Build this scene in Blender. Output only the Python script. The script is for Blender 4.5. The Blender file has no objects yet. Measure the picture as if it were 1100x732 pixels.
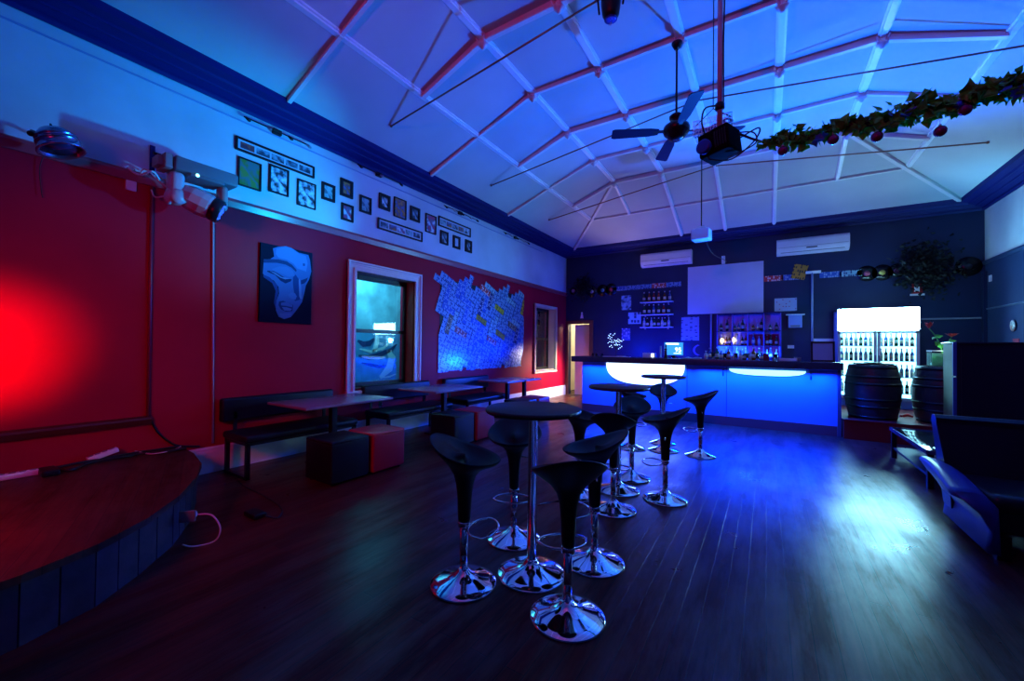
import bpy, math, random
from mathutils import Matrix, Vector
random.seed(7)
PI = math.pi
scene = bpy.context.scene
COL = scene.collection

# ------------------------------------------------------------------ camera survey
H = 1.45
FPX, YAW, PIT, ROL = 432.0, 0.565691, 0.0149916, -0.0125529
WL, WB, WR, WF = -5.271, 11.40, 3.537, -1.70     # left, back, right and front wall planes

def ray(u, v):
    cr, sr = math.cos(ROL), math.sin(ROL)
    u, v = u*cr + v*sr, -u*sr + v*cr
    cp, sp = math.cos(PIT), math.sin(PIT)
    zf, up = cp - v*sp, sp + v*cp
    c, s = math.cos(YAW), math.sin(YAW)
    return Vector((-s*zf + c*u, c*zf + s*u, up))

def on(x, y, ax, val):
    """point of the room plane (axis ax = val) measured at a survey point of the photograph"""
    d = ray((x-550)/FPX, (366-y)/FPX)
    o = Vector((0, 0, H))
    return o + d*((val - o[ax])/d[ax])

# ------------------------------------------------------------------ materials
MATS = {}
def mat(name, col, rough=0.5, metal=0.0, spec=0.5, emit=None, es=0.0, alpha=1.0, trans=0.0, bump=0.0, bscale=30, var=0.0, vscale=4, coat=0.0, ior=1.45):
    if name in MATS: return MATS[name]
    m = bpy.data.materials.new(name); m.use_nodes = True
    nt = m.node_tree; b = nt.nodes['Principled BSDF']
    b.inputs['Base Color'].default_value = (*col, 1)
    b.inputs['Roughness'].default_value = rough
    b.inputs['Metallic'].default_value = metal
    b.inputs['Specular IOR Level'].default_value = spec
    b.inputs['IOR'].default_value = ior
    b.inputs['Coat Weight'].default_value = coat
    b.inputs['Transmission Weight'].default_value = trans
    b.inputs['Alpha'].default_value = alpha
    if emit:
        b.inputs['Emission Color'].default_value = (*emit, 1); b.inputs['Emission Strength'].default_value = es
    tc = nt.nodes.new('ShaderNodeTexCoord')
    n = nt.nodes.new('ShaderNodeTexNoise'); n.inputs['Scale'].default_value = vscale; n.inputs['Detail'].default_value = 5
    nt.links.new(tc.outputs['Object'], n.inputs['Vector'])
    v = var if var > 0 else 0.06
    mx = nt.nodes.new('ShaderNodeMixRGB'); mx.blend_type = 'MULTIPLY'; mx.inputs['Fac'].default_value = 1
    cr = nt.nodes.new('ShaderNodeValToRGB')
    cr.color_ramp.elements[0].position = 0.3; cr.color_ramp.elements[0].color = (1-v, 1-v, 1-v, 1)
    cr.color_ramp.elements[1].position = 0.7; cr.color_ramp.elements[1].color = (1, 1, 1, 1)
    nt.links.new(n.outputs['Fac'], cr.inputs['Fac'])
    mx.inputs['Color1'].default_value = (*col, 1)
    nt.links.new(cr.outputs['Color'], mx.inputs['Color2'])
    nt.links.new(mx.outputs['Color'], b.inputs['Base Color'])
    if bump > 0:
        n2 = nt.nodes.new('ShaderNodeTexNoise'); n2.inputs['Scale'].default_value = bscale; n2.inputs['Detail'].default_value = 6
        nt.links.new(tc.outputs['Object'], n2.inputs['Vector'])
        bp = nt.nodes.new('ShaderNodeBump'); bp.inputs['Strength'].default_value = bump; bp.inputs['Distance'].default_value = 0.01
        nt.links.new(n2.outputs['Fac'], bp.inputs['Height']); nt.links.new(bp.outputs['Normal'], b.inputs['Normal'])
    MATS[name] = m
    return m

def wood_floor(name, c1, c2, gap, width, length, rot, rough=(0.25, 0.45), spec=0.5, warp=0.15, coat=0.0):
    m = bpy.data.materials.new(name); m.use_nodes = True
    nt = m.node_tree; b = nt.nodes['Principled BSDF']; N = nt.nodes.new; Lk = nt.links.new
    tc = N('ShaderNodeTexCoord'); mp = N('ShaderNodeMapping'); mp.inputs['Rotation'].default_value = (0, 0, rot)
    Lk(tc.outputs['Object'], mp.inputs['Vector'])
    br = N('ShaderNodeTexBrick'); br.inputs['Scale'].default_value = 1
    br.inputs['Brick Width'].default_value = length; br.inputs['Row Height'].default_value = width
    br.inputs['Mortar Size'].default_value = 0.0022; br.inputs['Mortar Smooth'].default_value = 0.3
    br.inputs['Color1'].default_value = (*c1, 1); br.inputs['Color2'].default_value = (*c2, 1); br.inputs['Mortar'].default_value = (*gap, 1)
    Lk(mp.outputs['Vector'], br.inputs['Vector'])
    mp2 = N('ShaderNodeMapping'); mp2.inputs['Scale'].default_value = (1.2, 18, 18); Lk(mp.outputs['Vector'], mp2.inputs['Vector'])
    gn = N('ShaderNodeTexNoise'); gn.inputs['Scale'].default_value = 2.2; gn.inputs['Detail'].default_value = 8; gn.inputs['Distortion'].default_value = 0.6
    Lk(mp2.outputs['Vector'], gn.inputs['Vector'])
    cr = N('ShaderNodeValToRGB'); cr.color_ramp.elements[0].position = 0.3; cr.color_ramp.elements[0].color = (0.55, 0.55, 0.55, 1)
    cr.color_ramp.elements[1].position = 0.75; cr.color_ramp.elements[1].color = (1.25, 1.2, 1.15, 1)
    Lk(gn.outputs['Fac'], cr.inputs['Fac'])
    mx = N('ShaderNodeMixRGB'); mx.blend_type = 'MULTIPLY'; mx.inputs['Fac'].default_value = 1
    Lk(br.outputs['Color'], mx.inputs['Color1']); Lk(cr.outputs['Color'], mx.inputs['Color2']); Lk(mx.outputs['Color'], b.inputs['Base Color'])
    wn = N('ShaderNodeTexNoise'); wn.inputs['Scale'].default_value = 1.6; wn.inputs['Detail'].default_value = 9; wn.inputs['Roughness'].default_value = 0.7
    Lk(tc.outputs['Object'], wn.inputs['Vector'])
    mr = N('ShaderNodeMapRange'); mr.inputs['From Min'].default_value = 0.3; mr.inputs['From Max'].default_value = 0.7
    mr.inputs['To Min'].default_value = rough[0]; mr.inputs['To Max'].default_value = rough[1]
    Lk(wn.outputs['Fac'], mr.inputs['Value']); Lk(mr.outputs['Result'], b.inputs['Roughness'])
    b.inputs['Specular IOR Level'].default_value = spec
    b.inputs['Coat Weight'].default_value = coat; b.inputs['Coat Roughness'].default_value = .30
    mp3 = N('ShaderNodeMapping'); mp3.inputs['Scale'].default_value = (.9, 4.5, 4.5); Lk(mp.outputs['Vector'], mp3.inputs['Vector'])
    wm = N('ShaderNodeTexNoise'); wm.inputs['Scale'].default_value = 1.0; wm.inputs['Detail'].default_value = 6; wm.inputs['Roughness'].default_value = .65; Lk(mp3.outputs['Vector'], wm.inputs['Vector'])
    sr = N('ShaderNodeMapRange'); sr.inputs['From Min'].default_value = .42; sr.inputs['From Max'].default_value = .60; sr.inputs['To Min'].default_value = spec*.25; sr.inputs['To Max'].default_value = spec
    Lk(wm.outputs['Fac'], sr.inputs['Value']); Lk(sr.outputs['Result'], b.inputs['Specular IOR Level'])
    ad = N('ShaderNodeMath'); ad.operation = 'MULTIPLY_ADD'; Lk(gn.outputs['Fac'], ad.inputs[0]); ad.inputs[1].default_value = 0.25
    iv = N('ShaderNodeMath'); iv.operation = 'SUBTRACT'; iv.inputs[0].default_value = 1; Lk(br.outputs['Fac'], iv.inputs[1]); Lk(iv.outputs[0], ad.inputs[2])
    bp = N('ShaderNodeBump'); bp.inputs['Strength'].default_value = warp; bp.inputs['Distance'].default_value = 0.01
    Lk(ad.outputs[0], bp.inputs['Height']); Lk(bp.outputs['Normal'], b.inputs['Normal'])
    MATS[name] = m
    return m

def two_tone_wall(name, low, high, z, rough=0.45, bump=0.12):
    m = mat(name, low, rough, bump=bump, bscale=9, spec=0.15)
    nt = m.node_tree; b = nt.nodes['Principled BSDF']
    N = nt.nodes.new; Lk = nt.links.new
    tc = N('ShaderNodeTexCoord'); sp = N('ShaderNodeSeparateXYZ'); Lk(tc.outputs['Object'], sp.inputs[0])
    gt = N('ShaderNodeMath'); gt.operation = 'GREATER_THAN'; gt.inputs[1].default_value = z; Lk(sp.outputs['Z'], gt.inputs[0])
    mx = N('ShaderNodeMixRGB'); Lk(gt.outputs[0], mx.inputs['Fac'])
    mx.inputs['Color1'].default_value = (*low, 1); mx.inputs['Color2'].default_value = (*high, 1)
    n = N('ShaderNodeTexNoise'); n.inputs['Scale'].default_value = 1.3; n.inputs['Detail'].default_value = 7; Lk(tc.outputs['Object'], n.inputs['Vector'])
    cr = N('ShaderNodeValToRGB'); cr.color_ramp.elements[0].position = .3; cr.color_ramp.elements[0].color = (.8, .8, .8, 1); cr.color_ramp.elements[1].position = .65
    Lk(n.outputs['Fac'], cr.inputs['Fac'])
    m2 = N('ShaderNodeMixRGB'); m2.blend_type = 'MULTIPLY'; m2.inputs['Fac'].default_value = 1
    Lk(mx.outputs['Color'], m2.inputs['Color1']); Lk(cr.outputs['Color'], m2.inputs['Color2']); Lk(m2.outputs['Color'], b.inputs['Base Color'])
    return m

def print_mat(name, paper, ink, sx=40, sy=14, dens=0.5, rough=0.5, metal=0.0, ax=('Y', 'Z')):
    """a printed sheet: rows of dark marks on paper; fixed to the object's own coordinates"""
    if name in MATS: return MATS[name]
    m = bpy.data.materials.new(name); m.use_nodes = True
    nt = m.node_tree; b = nt.nodes['Principled BSDF']; N = nt.nodes.new; Lk = nt.links.new
    b.inputs['Roughness'].default_value = rough; b.inputs['Metallic'].default_value = metal
    tc = N('ShaderNodeTexCoord'); mp = N('ShaderNodeMapping'); mp.inputs['Scale'].default_value = (sx, sx, sy) if ax[1] == 'Z' else (sx, sy, sx)
    Lk(tc.outputs['Object'], mp.inputs['Vector'])
    n = N('ShaderNodeTexVoronoi'); n.inputs['Scale'].default_value = 1.0; n.distance = 'CHEBYCHEV'; n.inputs['Randomness'].default_value = 0.35
    Lk(mp.outputs['Vector'], n.inputs['Vector'])
    lt = N('ShaderNodeMath'); lt.operation = 'LESS_THAN'; lt.inputs[1].default_value = dens*0.6; Lk(n.outputs['Distance'], lt.inputs[0])
    sep = N('ShaderNodeSeparateColor'); Lk(n.outputs['Color'], sep.inputs[0])
    g = N('ShaderNodeMath'); g.operation = 'GREATER_THAN'; g.inputs[1].default_value = 0.3; Lk(sep.outputs[0], g.inputs[0])
    mu = N('ShaderNodeMath'); mu.operation = 'MULTIPLY'; Lk(lt.outputs[0], mu.inputs[0]); Lk(g.outputs[0], mu.inputs[1])
    mx = N('ShaderNodeMixRGB'); Lk(mu.outputs[0], mx.inputs['Fac']); mx.inputs['Color1'].default_value = (*paper, 1); mx.inputs['Color2'].default_value = (*ink, 1)
    Lk(mx.outputs['Color'], b.inputs['Base Color'])
    MATS[name] = m
    return m

def photo_mat(name, a, b_, c, scale=14):
    """a blotchy printed photograph, unreadable at this distance"""
    if name in MATS: return MATS[name]
    m = bpy.data.materials.new(name); m.use_nodes = True
    nt = m.node_tree; b = nt.nodes['Principled BSDF']; N = nt.nodes.new; Lk = nt.links.new
    b.inputs['Roughness'].default_value = 0.35
    tc = N('ShaderNodeTexCoord'); n = N('ShaderNodeTexNoise'); n.inputs['Scale'].default_value = scale; n.inputs['Detail'].default_value = 3
    Lk(tc.outputs['Object'], n.inputs['Vector'])
    cr = N('ShaderNodeValToRGB'); e = cr.color_ramp.elements
    e[0].position = 0.38; e[0].color = (*a, 1); e[1].position = 0.62; e[1].color = (*c, 1)
    k = e.new(0.5); k.color = (*b_, 1)
    Lk(n.outputs['Fac'], cr.inputs['Fac']); Lk(cr.outputs['Color'], b.inputs['Base Color'])
    MATS[name] = m
    return m

M_white = mat('white_paint', (.86, .86, .84), .5, bump=.05)
M_ceil = mat('ceiling_sheet', (.60, .60, .60), .75, bump=.12, bscale=5, var=.14, vscale=1.1)
M_batten = mat('ceiling_batten', (.92, .92, .92), .35)
M_rafter = mat('rafter_paint', (.80, .72, .70), .4)
M_corn = mat('cornice_blue', (.012, .016, .13), .55, spec=.1)
M_corn_d = mat('cornice_navy', (.025, .03, .14), .5, spec=.2)
M_red = two_tone_wall('left_wall_paint', (.46, .004, .034), (.56, .66, .76), 3.13, rough=.5)
M_navy = mat('back_wall_navy', (.007, .022, .080), .5, bump=.1, bscale=8, var=.2, vscale=2)
M_rw = two_tone_wall('right_wall_paint', (.03, .05, .13), (.72, .73, .75), 3.22)
M_floor = wood_floor('floor_boards', (.13, .024, .018), (.07, .014, .011), (.006, .003, .002), .10, 3.1, PI/2, rough=(.25, .40), spec=.62, coat=0.0, warp=.4)
M_stage = wood_floor('stage_boards', (.10, .03, .022), (.06, .02, .014), (.006, .003, .002), .12, 2.4, 0.35, rough=(.4, .6))
M_stage_side = wood_floor('stage_skirt_boards', (.06, .045, .06), (.035, .03, .045), (.004, .003, .004), .5, .5, 0, rough=(.5, .7))
M_black = mat('black_plastic', (.006, .006, .008), .42, spec=.4)
M_matte = mat('matte_black', (.004, .004, .005), .8, spec=.03)
M_blackm = mat('black_metal', (.012, .012, .013), .4, metal=.3)
M_leath = mat('black_vinyl', (.008, .010, .015), .42, spec=.35, bump=.15, bscale=60)
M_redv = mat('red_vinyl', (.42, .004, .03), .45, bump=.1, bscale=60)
M_redglare = mat('red_vinyl_glare', (.50, .05, .08), .28)  # same red vinyl, lightened so the top's pale glare sits in the colour
M_chrome = mat('chrome', (.9, .9, .92), .06, metal=1.0)
M_steel = mat('brushed_steel', (.55, .56, .6), .28, metal=1.0)
M_ttop = mat('bar_table_top', (.03, .022, .026), .42)
M_ltop = mat('low_table_top', (.30, .26, .32), .22, spec=.6)
M_brass = mat('brass_rod', (.30, .12, .08), .35, metal=.6)
M_wood = mat('varnished_wood', (.22, .075, .05), .35, var=.3, vscale=9)
M_cream = mat('cream_paint', (.78, .74, .60), .45)
M_trimw = mat('window_trim', (.85, .82, .74), .35)
M_sash = mat('sash_black', (.008, .009, .01), .35)
M_glass = mat('window_glass', (.9, .95, 1), .02, trans=1.0, ior=1.5)
M_cglass = mat('clear_glass', (.92, .97, 1), .03, trans=1.0, ior=1.45)
M_plastic = mat('white_plastic', (.86, .87, .9), .4)
M_grey = mat('grey_plastic', (.22, .23, .25), .4)
M_bar = mat('bar_front_acrylic', (.10, .26, .60), .35)
M_counter = mat('counter_laminate', (.05, .05, .09), .25)
M_kick = mat('kick_board', (.10, .04, .05), .5)
M_lamp = mat('backlit_acrylic', (.9, .95, 1), .4, emit=(.62, .85, 1), es=2.4)
M_lamp2 = mat('backlit_acrylic_blue', (.8, .9, 1), .4, emit=(.30, .75, 1), es=2.2)
M_fridge_sign = mat('fridge_header_light', (.9, .97, 1), .3, emit=(.30, .78, 1), es=55)
M_fridge_glow = mat('fridge_liner_glow', (.85, .93, .95), .4, emit=(.30, .80, 1), es=2.6)  # liner itself emits, standing in for the light inside the fridge
M_fridge_b = mat('fridge_body', (.35, .45, .6), .35)
M_led = mat('led_dot', (.8, .9, 1), .3, emit=(.35, .6, 1), es=5)
M_screen = mat('projection_screen', (.72, .72, .84), .7)
M_cable = mat('cable_black', (.01, .01, .012), .5)
M_cablew = mat('cable_white', (.7, .7, .72), .5)
M_barrel = mat('barrel_oak', (.035, .045, .05), .42, bump=.3, bscale=20, var=.4, vscale=6)
M_hoop = mat('barrel_hoop', (.03, .05, .06), .4, metal=.8)
M_plat = mat('platform_red', (.20, .012, .016), .5)
M_leaf = mat('garland_leaf', (.08, .62, .04), .5, var=.5, vscale=12)
M_leafd = mat('dark_leaf', (.008, .014, .012), .6)
M_baub = mat('bauble_magenta', (.22, .01, .10), .12, metal=.6)
M_baubb = mat('bauble_blue', (.03, .06, .45), .12, metal=.6)
M_vinyl = mat('record_vinyl', (.008, .008, .01), .25)
M_brick = mat('outside_wall', (.30, .52, .58), .8, bump=.5, bscale=14, var=.5, vscale=3)

# ------------------------------------------------------------------ mesh builder
class MB:
    def __init__(s): s.v = []; s.f = []; s.sm = []
    def add(s, vs, fs, smooth=False, M=None):
        o = len(s.v)
        for p in vs:
            p = Vector(p)
            s.v.append(tuple(M @ p) if M else tuple(p))
        for f in fs: s.f.append([o+i for i in f]); s.sm.append(smooth)
        return s
    def box(s, lo, hi, M=None, bev=0.0):
        x0, y0, z0 = lo; x1, y1, z1 = hi
        if bev <= 0:
            vs = [(x0,y0,z0),(x1,y0,z0),(x1,y1,z0),(x0,y1,z0),(x0,y0,z1),(x1,y0,z1),(x1,y1,z1),(x0,y1,z1)]
            return s.add(vs, [(0,3,2,1),(4,5,6,7),(0,1,5,4),(1,2,6,5),(2,3,7,6),(3,0,4,7)], False, M)
        # rounded box: superellipse-like grid
        c = Vector(((x0+x1)/2, (y0+y1)/2, (z0+z1)/2)); h = Vector(((x1-x0)/2, (y1-y0)/2, (z1-z0)/2))
        b = min(bev, h.x*.98, h.y*.98, h.z*.98)
        rings = []; K = 4; vs = []; fs = []
        corner = [(1,1,0),(-1,1,PI/2),(-1,-1,PI),(1,-1,1.5*PI)]
        lev = []
        for i in range(K+1): a = -PI/2 + PI/2*i/K; lev.append((-h.z+b+b*math.sin(a), b*math.cos(a)))
        for i in range(K+1): a = PI/2*i/K; lev.append((h.z-b+b*math.sin(a), b*math.cos(a)))
        n = 4*(K+1)
        for z, r in lev:
            for sx, sy, a0 in corner:
                for i in range(K+1):
                    a = a0 + PI/2*i/K
                    vs.append((c.x+sx*(h.x-b)+r*math.cos(a), c.y+sy*(h.y-b)+r*math.sin(a), c.z+z))
        for k in range(len(lev)-1):
            for i in range(n):
                j = (i+1) % n
                fs.append((k*n+i, k*n+j, (k+1)*n+j, (k+1)*n+i))
        fs.append(tuple(reversed(range(n)))); fs.append(tuple(range((len(lev)-1)*n, len(lev)*n)))
        return s.add(vs, fs, True, M)
    def cyl(s, p0, p1, r0, r1=None, n=16, cap=True, smooth=True):
        p0, p1 = Vector(p0), Vector(p1); r1 = r0 if r1 is None else r1
        d = (p1-p0).normalized(); a = d.orthogonal().normalized(); b = d.cross(a)
        vs = []
        for p, r in ((p0, r0), (p1, r1)):
            for i in range(n):
                t = 2*PI*i/n; vs.append(p + (a*math.cos(t)+b*math.sin(t))*r)
        fs = [(i, (i+1) % n, n+(i+1) % n, n+i) for i in range(n)]
        s.add(vs, fs, smooth)
        if cap: s.add(vs, [tuple(reversed(range(n))), tuple(range(n, 2*n))])
        return s
    def lathe(s, prof, c=(0,0,0), n=32, M=None, smooth=True):
        c = Vector(c); vs = []; fs = []
        for r, z in prof:
            for i in range(n):
                t = 2*PI*i/n; vs.append(c+Vector((r*math.cos(t), r*math.sin(t), z)))
        for k in range(len(prof)-1):
            for i in range(n):
                j = (i+1) % n; fs.append((k*n+i, k*n+j, (k+1)*n+j, (k+1)*n+i))
        if prof[0][0] > 1e-6: fs.append(tuple(reversed(range(n))))
        if prof[-1][0] > 1e-6: fs.append(tuple(range((len(prof)-1)*n, len(prof)*n)))
        return s.add(vs, fs, smooth, M)
    def tube(s, pts, r, n=8, closed=False, M=None):
        pts = [Vector(p) for p in pts]; m = len(pts); vs = []; fs = []
        up = None
        for i, p in enumerate(pts):
            a = pts[(i-1) % m] if (closed or i > 0) else p
            b = pts[(i+1) % m] if (closed or i < m-1) else p
            d = (b-a).normalized()
            if up is None: up = d.orthogonal().normalized()
            up = (up - d*up.dot(d))
            up = up.normalized() if up.length > 1e-6 else d.orthogonal().normalized()
            sd = d.cross(up)
            rr = r[i] if isinstance(r, (list, tuple)) else r
            for k in range(n):
                t = 2*PI*k/n; vs.append(p+(up*math.cos(t)+sd*math.sin(t))*rr)
        for i in range(m if closed else m-1):
            q = (i+1) % m
            for k in range(n):
                l = (k+1) % n; fs.append((i*n+k, i*n+l, q*n+l, q*n+k))
        if not closed: fs += [tuple(reversed(range(n))), tuple(range((m-1)*n, m*n))]
        return s.add(vs, fs, True, M)
    def ball(s, c, r, n=12, m=8, M=None, sc=(1,1,1)):
        prof = [(math.sin(PI*i/m)*r, -math.cos(PI*i/m)*r) for i in range(m+1)]
        vs = []; fs = []
        for pr, pz in prof:
            for i in range(n):
                t = 2*PI*i/n; vs.append((c[0]+pr*math.cos(t)*sc[0], c[1]+pr*math.sin(t)*sc[1], c[2]+pz*sc[2]))
        for k in range(m):
            for i in range(n):
                j = (i+1) % n; fs.append((k*n+i, k*n+j, (k+1)*n+j, (k+1)*n+i))
        return s.add(vs, fs, True, M)
    def prism(s, poly, f0, f1):
        """poly: list of 2D points; f0/f1 map a 2D point to 3D at both ends"""
        n = len(poly); vs = [f0(*p) for p in poly]+[f1(*p) for p in poly]
        fs = [tuple(reversed(range(n))), tuple(range(n, 2*n))]+[(i, (i+1) % n, n+(i+1) % n, n+i) for i in range(n)]
        return s.add(vs, fs)
    def make(s, name, m, parent=None, loc=None, recalc=True):
        me = bpy.data.meshes.new(name)
        o0 = Vector(loc) if loc is not None else Vector((0, 0, 0))
        me.from_pydata([tuple(Vector(v)-o0) for v in s.v], [], s.f)
        me.polygons.foreach_set('use_smooth', s.sm)
        me.materials.append(m)
        me.update()
        if recalc:
            import bmesh
            bm = bmesh.new(); bm.from_mesh(me)
            bmesh.ops.remove_doubles(bm, verts=bm.verts, dist=1e-6)
            bmesh.ops.recalc_face_normals(bm, faces=bm.faces)
            bm.to_mesh(me); bm.free()
        o = bpy.data.objects.new(name, me); COL.objects.link(o)
        if parent: o.parent = parent
        o.location = o0
        return o

def tag(o, label, cat, group=None, kind=None):
    if label: o['label'] = label
    if cat: o['category'] = cat
    if group: o['group'] = group
    if kind: o['kind'] = kind
    return o
def empty(name, loc, label, cat, group=None, rz=0.0):
    o = bpy.data.objects.new(name, None); COL.objects.link(o)
    o.empty_display_size = .1; o.location = loc; o.rotation_euler = (0, 0, rz)
    return tag(o, label, cat, group)
def struct(o, label=None):
    o['kind'] = 'structure'
    if label: o['label'] = label
    return o
def dup(root, loc, rz, label, group=None):
    r = root.copy(); COL.objects.link(r); r.location = loc; r.rotation_euler = (0, 0, rz)
    r['label'] = label
    if group: r['group'] = group
    for ch in list(root.children):
        c = ch.copy(); COL.objects.link(c); c.parent = r
        for g in list(ch.children):
            d = g.copy(); COL.objects.link(d); d.parent = c
    return r

# ------------------------------------------------------------------ room shell
T = .25
def gapped_wall(mb, x0, x1, y0, y1, z1, holes):
    """wall slab along Y with rectangular holes (ya, yb, za, zb)"""
    ys = y0
    for ya, yb, za, zb in holes:
        mb.box((x0, ys, 0), (x1, ya, z1)); mb.box((x0, ya, 0), (x1, yb, za)); mb.box((x0, ya, zb), (x1, yb, z1)); ys = yb
    mb.box((x0, ys, 0), (x1, y1, z1))

struct(MB().box((WL-T, WF-T, -.1), (WR+T, WB+3.0, 0)).make('floor', M_floor), 'dark timber board floor with a satin gloss')
W1 = (3.84, 5.05, .77, 2.57); W2 = (9.42, 10.62, .80, 2.56)
wl = MB(); gapped_wall(wl, WL-.34, WL, WF-T, WB, 4.6, [W1, W2])
struct(wl.make('wall_left', M_red), 'long wall, red below and white above the picture rail')
DX0, DX1, DZ = -5.20, -4.47, 2.17
wb = MB(); wb.box((DX1, WB, 0), (WR+T, WB+T, 4.6)); wb.box((WL-.34, WB, DZ), (DX1, WB+T, 4.6)); wb.box((WL-.34, WB, 0), (DX0, WB+T, DZ))
struct(wb.make('wall_back', M_navy), 'dark navy wall behind the bar')
struct(MB().box((WR, WF-T, 0), (WR+T, WB, 4.6)).make('wall_right', M_rw), 'right wall, navy below and pale above')
struct(MB().box((WL-.34, WF-T, 0), (WR+T, WF, 4.6)).make('wall_front', M_navy))
# passage behind the open doorway
ps = MB(); ps.box((WL-.30, WB+2.2, 0), (-3.4, WB+2.3, 2.8)); ps.box((-3.5, WB+T, 0), (-3.4, WB+2.2, 2.8)); ps.box((WL-.40, WB+T, 0), (WL-.30, WB+2.3, 2.8)); ps.box((WL-.40, WB+T, 2.7), (-3.4, WB+2.3, 2.8))
struct(ps.make('wall_passage', M_cream))

# ceiling surveyed from the batten crossings: coved sides, flat middle, hipped far end
SX = 0.992; XC = -0.867
LX = [XC+SX*k for k in (-4, -3, -2, -1, 0, 1, 2, 3, 4)]
LZ = [4.31, 4.706, 5.061, 5.061, 5.061, 5.061, 5.061, 4.706, 4.31]
CY0, DY = 2.568, 1.2017
YF = CY0+5*DY          # last full rafter, where the far hip starts
YE = YF+2*DY           # far edge of the hip slope
UP = .055
cm = MB()
za = [z+UP for z in LZ]
def q4(a, b, c, d): cm.add([a, b, c, d], [(0, 1, 2, 3)])
q4((LX[0], WF, za[0]), (LX[2], WF, za[2]), (LX[2], YF, za[2]), (LX[0], YF, za[0]))
q4((LX[2], WF, za[2]), (LX[6], WF, za[6]), (LX[6], YF, za[6]), (LX[2], YF, za[2]))
q4((LX[6], WF, za[6]), (LX[8], WF, za[8]), (LX[8], YF, za[8]), (LX[6], YF, za[6]))
cm.add([(LX[0], YF, za[0]), (LX[2], YF, za[2]), (LX[0], YE, za[0])], [(0, 1, 2)])
cm.add([(LX[8], YF, za[8]), (LX[6], YF, za[6]), (LX[8], YE, za[8])], [(0, 1, 2)])
q4((LX[2], YF, za[2]), (LX[6], YF, za[6]), (LX[8], YE, za[8]), (LX[0], YE, za[0]))
# margin out to the walls
cm.box((WL-.3, WF-T, za[0]), (LX[0], WB+T, za[0]+.06)); cm.box((LX[8], WF-T, za[0]), (WR+T, WB+T, za[0]+.06)); cm.box((LX[0], YE, za[0]), (LX[8], WB+T, za[0]+.06))
cm.box((LX[0]-.3, WF-T, 5.2), (LX[8]+.3, WB+T, 5.25)); cm.box((WL-.3, WF-T, 4.3), (WR+T, WF-.02, 5.25))
struct(cm.make('ceiling', M_ceil, recalc=False), 'coved sheet ceiling with battens')

# cornices: stepped mouldings, mitred by overlap
def cornice(name, m, prof, f):
    mb = MB(); n = len(prof)
    a = [f(p, 0) for p in prof]; b = [f(p, 1) for p in prof]
    mb.add(a+b, [(i, (i+1) % n, n+(i+1) % n, n+i) for i in range(n)]+[tuple(reversed(range(n))), tuple(range(n, 2*n))])
    return struct(mb.make(name, m))
CP = [(0, 4.20), (.03, 4.19), (.05, 4.22), (.05, 4.245), (.14, 4.262), (.17, 4.255), (.18, 4.275), (.27, 4.285), (.30, 4.275), (.32, 4.30), (.44, 4.30), (.455, 4.42), (0, 4.42)]
cornice('trim_1', M_corn, CP, lambda p, e: (WL+p[0], WF if e == 0 else WB-p[0], p[1]))
cornice('trim_2', M_corn_d, CP, lambda p, e: (WL+p[0] if e == 0 else WR-p[0], WB-p[0], p[1]))
cornice('trim_3', M_corn, CP, lambda p, e: (WR-p[0], WF if e == 0 else WB-p[0], p[1]))
# picture rails and low wall rail
def yrail(name, m, x, y0, y1, z, h, d, sgn=1):
    pr = [(0, z-h/2), (d*.6, z-h/2), (d*.8, z-h*.2), (d, z+h*.1), (d*.85, z+h*.35), (d*.3, z+h/2), (0, z+h/2)]
    return cornice(name, m, pr, lambda p, e: (x+sgn*p[0], y0 if e == 0 else y1, p[1]))
M_railr = mat('picture_rail_red', (.40, .06, .09), .3)
M_raild = mat('low_rail_dark', (.10, .008, .01), .4)
yrail('trim_4', M_railr, WL, WF, WB, 3.08, .11, .045)
yrail('trim_5', mat('rail_navy', (.03, .05, .12), .4), WR, WF, WB, 3.18, .08, .04, -1)
yrail('trim_6', M_raild, WL, WF, 1.49, .665, .085, .05)
struct(MB().box((WR-.05, 11.3, 0), (WR, WB, 3.0)).make('trim_7', M_navy))
struct(MB().box((2.58, WB-.03, 2.10), (WR, WB, 2.13)).make('trim_8', mat('grey_rail', (.25, .28, .33), .4)))
yrail('trim_9', mat('rail_grey_blue', (.10, .14, .22), .4), WR, WF, WB, 2.28, .03, .02, -1)

def baseboard(name, y0, y1):
    pr = [(0, 0), (.03, 0), (.03, .22), (.022, .25), (.024, .265), (.01, .285), (0, .285)]
    return cornice(name, M_white, pr, lambda p, e: (WL+p[0], y0 if e == 0 else y1, p[1]))
baseboard('baseboard_left', 1.75, WB-.02)
struct(MB().box((DX1+.12, WB-.02, 0), (WR, WB, .2)).make('baseboard_back', M_navy))

# battens along the room, rafters across it -------------------------------------------------
tn = [10]
def trim_name(): tn[0] += 1; return 'trim_%d' % tn[0]
def beam(p, q, w, h, up=(0, 0, 1), step=False):
    """moulded bar whose top lies on the line p-q"""
    p, q = Vector(p), Vector(q); d = (q-p).normalized(); s = d.cross(Vector(up)).normalized(); u = s.cross(d).normalized()
    prof = [(-w/2, 0), (-w/2, -h*.55), (-w*.3, -h*.62), (-w*.3, -h), (w*.3, -h), (w*.3, -h*.62), (w/2, -h*.55), (w/2, 0)] if step else [(-w/2, 0), (-w/2, -h), (w/2, -h), (w/2, 0)]
    mb = MB(); n = len(prof)
    a = [p+s*x+u*z for x, z in prof]; b = [q+s*x+u*z for x, z in prof]
    mb.add(a+b, [(i, (i+1) % n, n+(i+1) % n, n+i) for i in range(n)]+[tuple(reversed(range(n))), tuple(range(n, 2*n))])
    return mb
def join(mbs):
    r = MB()
    for m in mbs: r.add(m.v, m.f)
    return r
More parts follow.
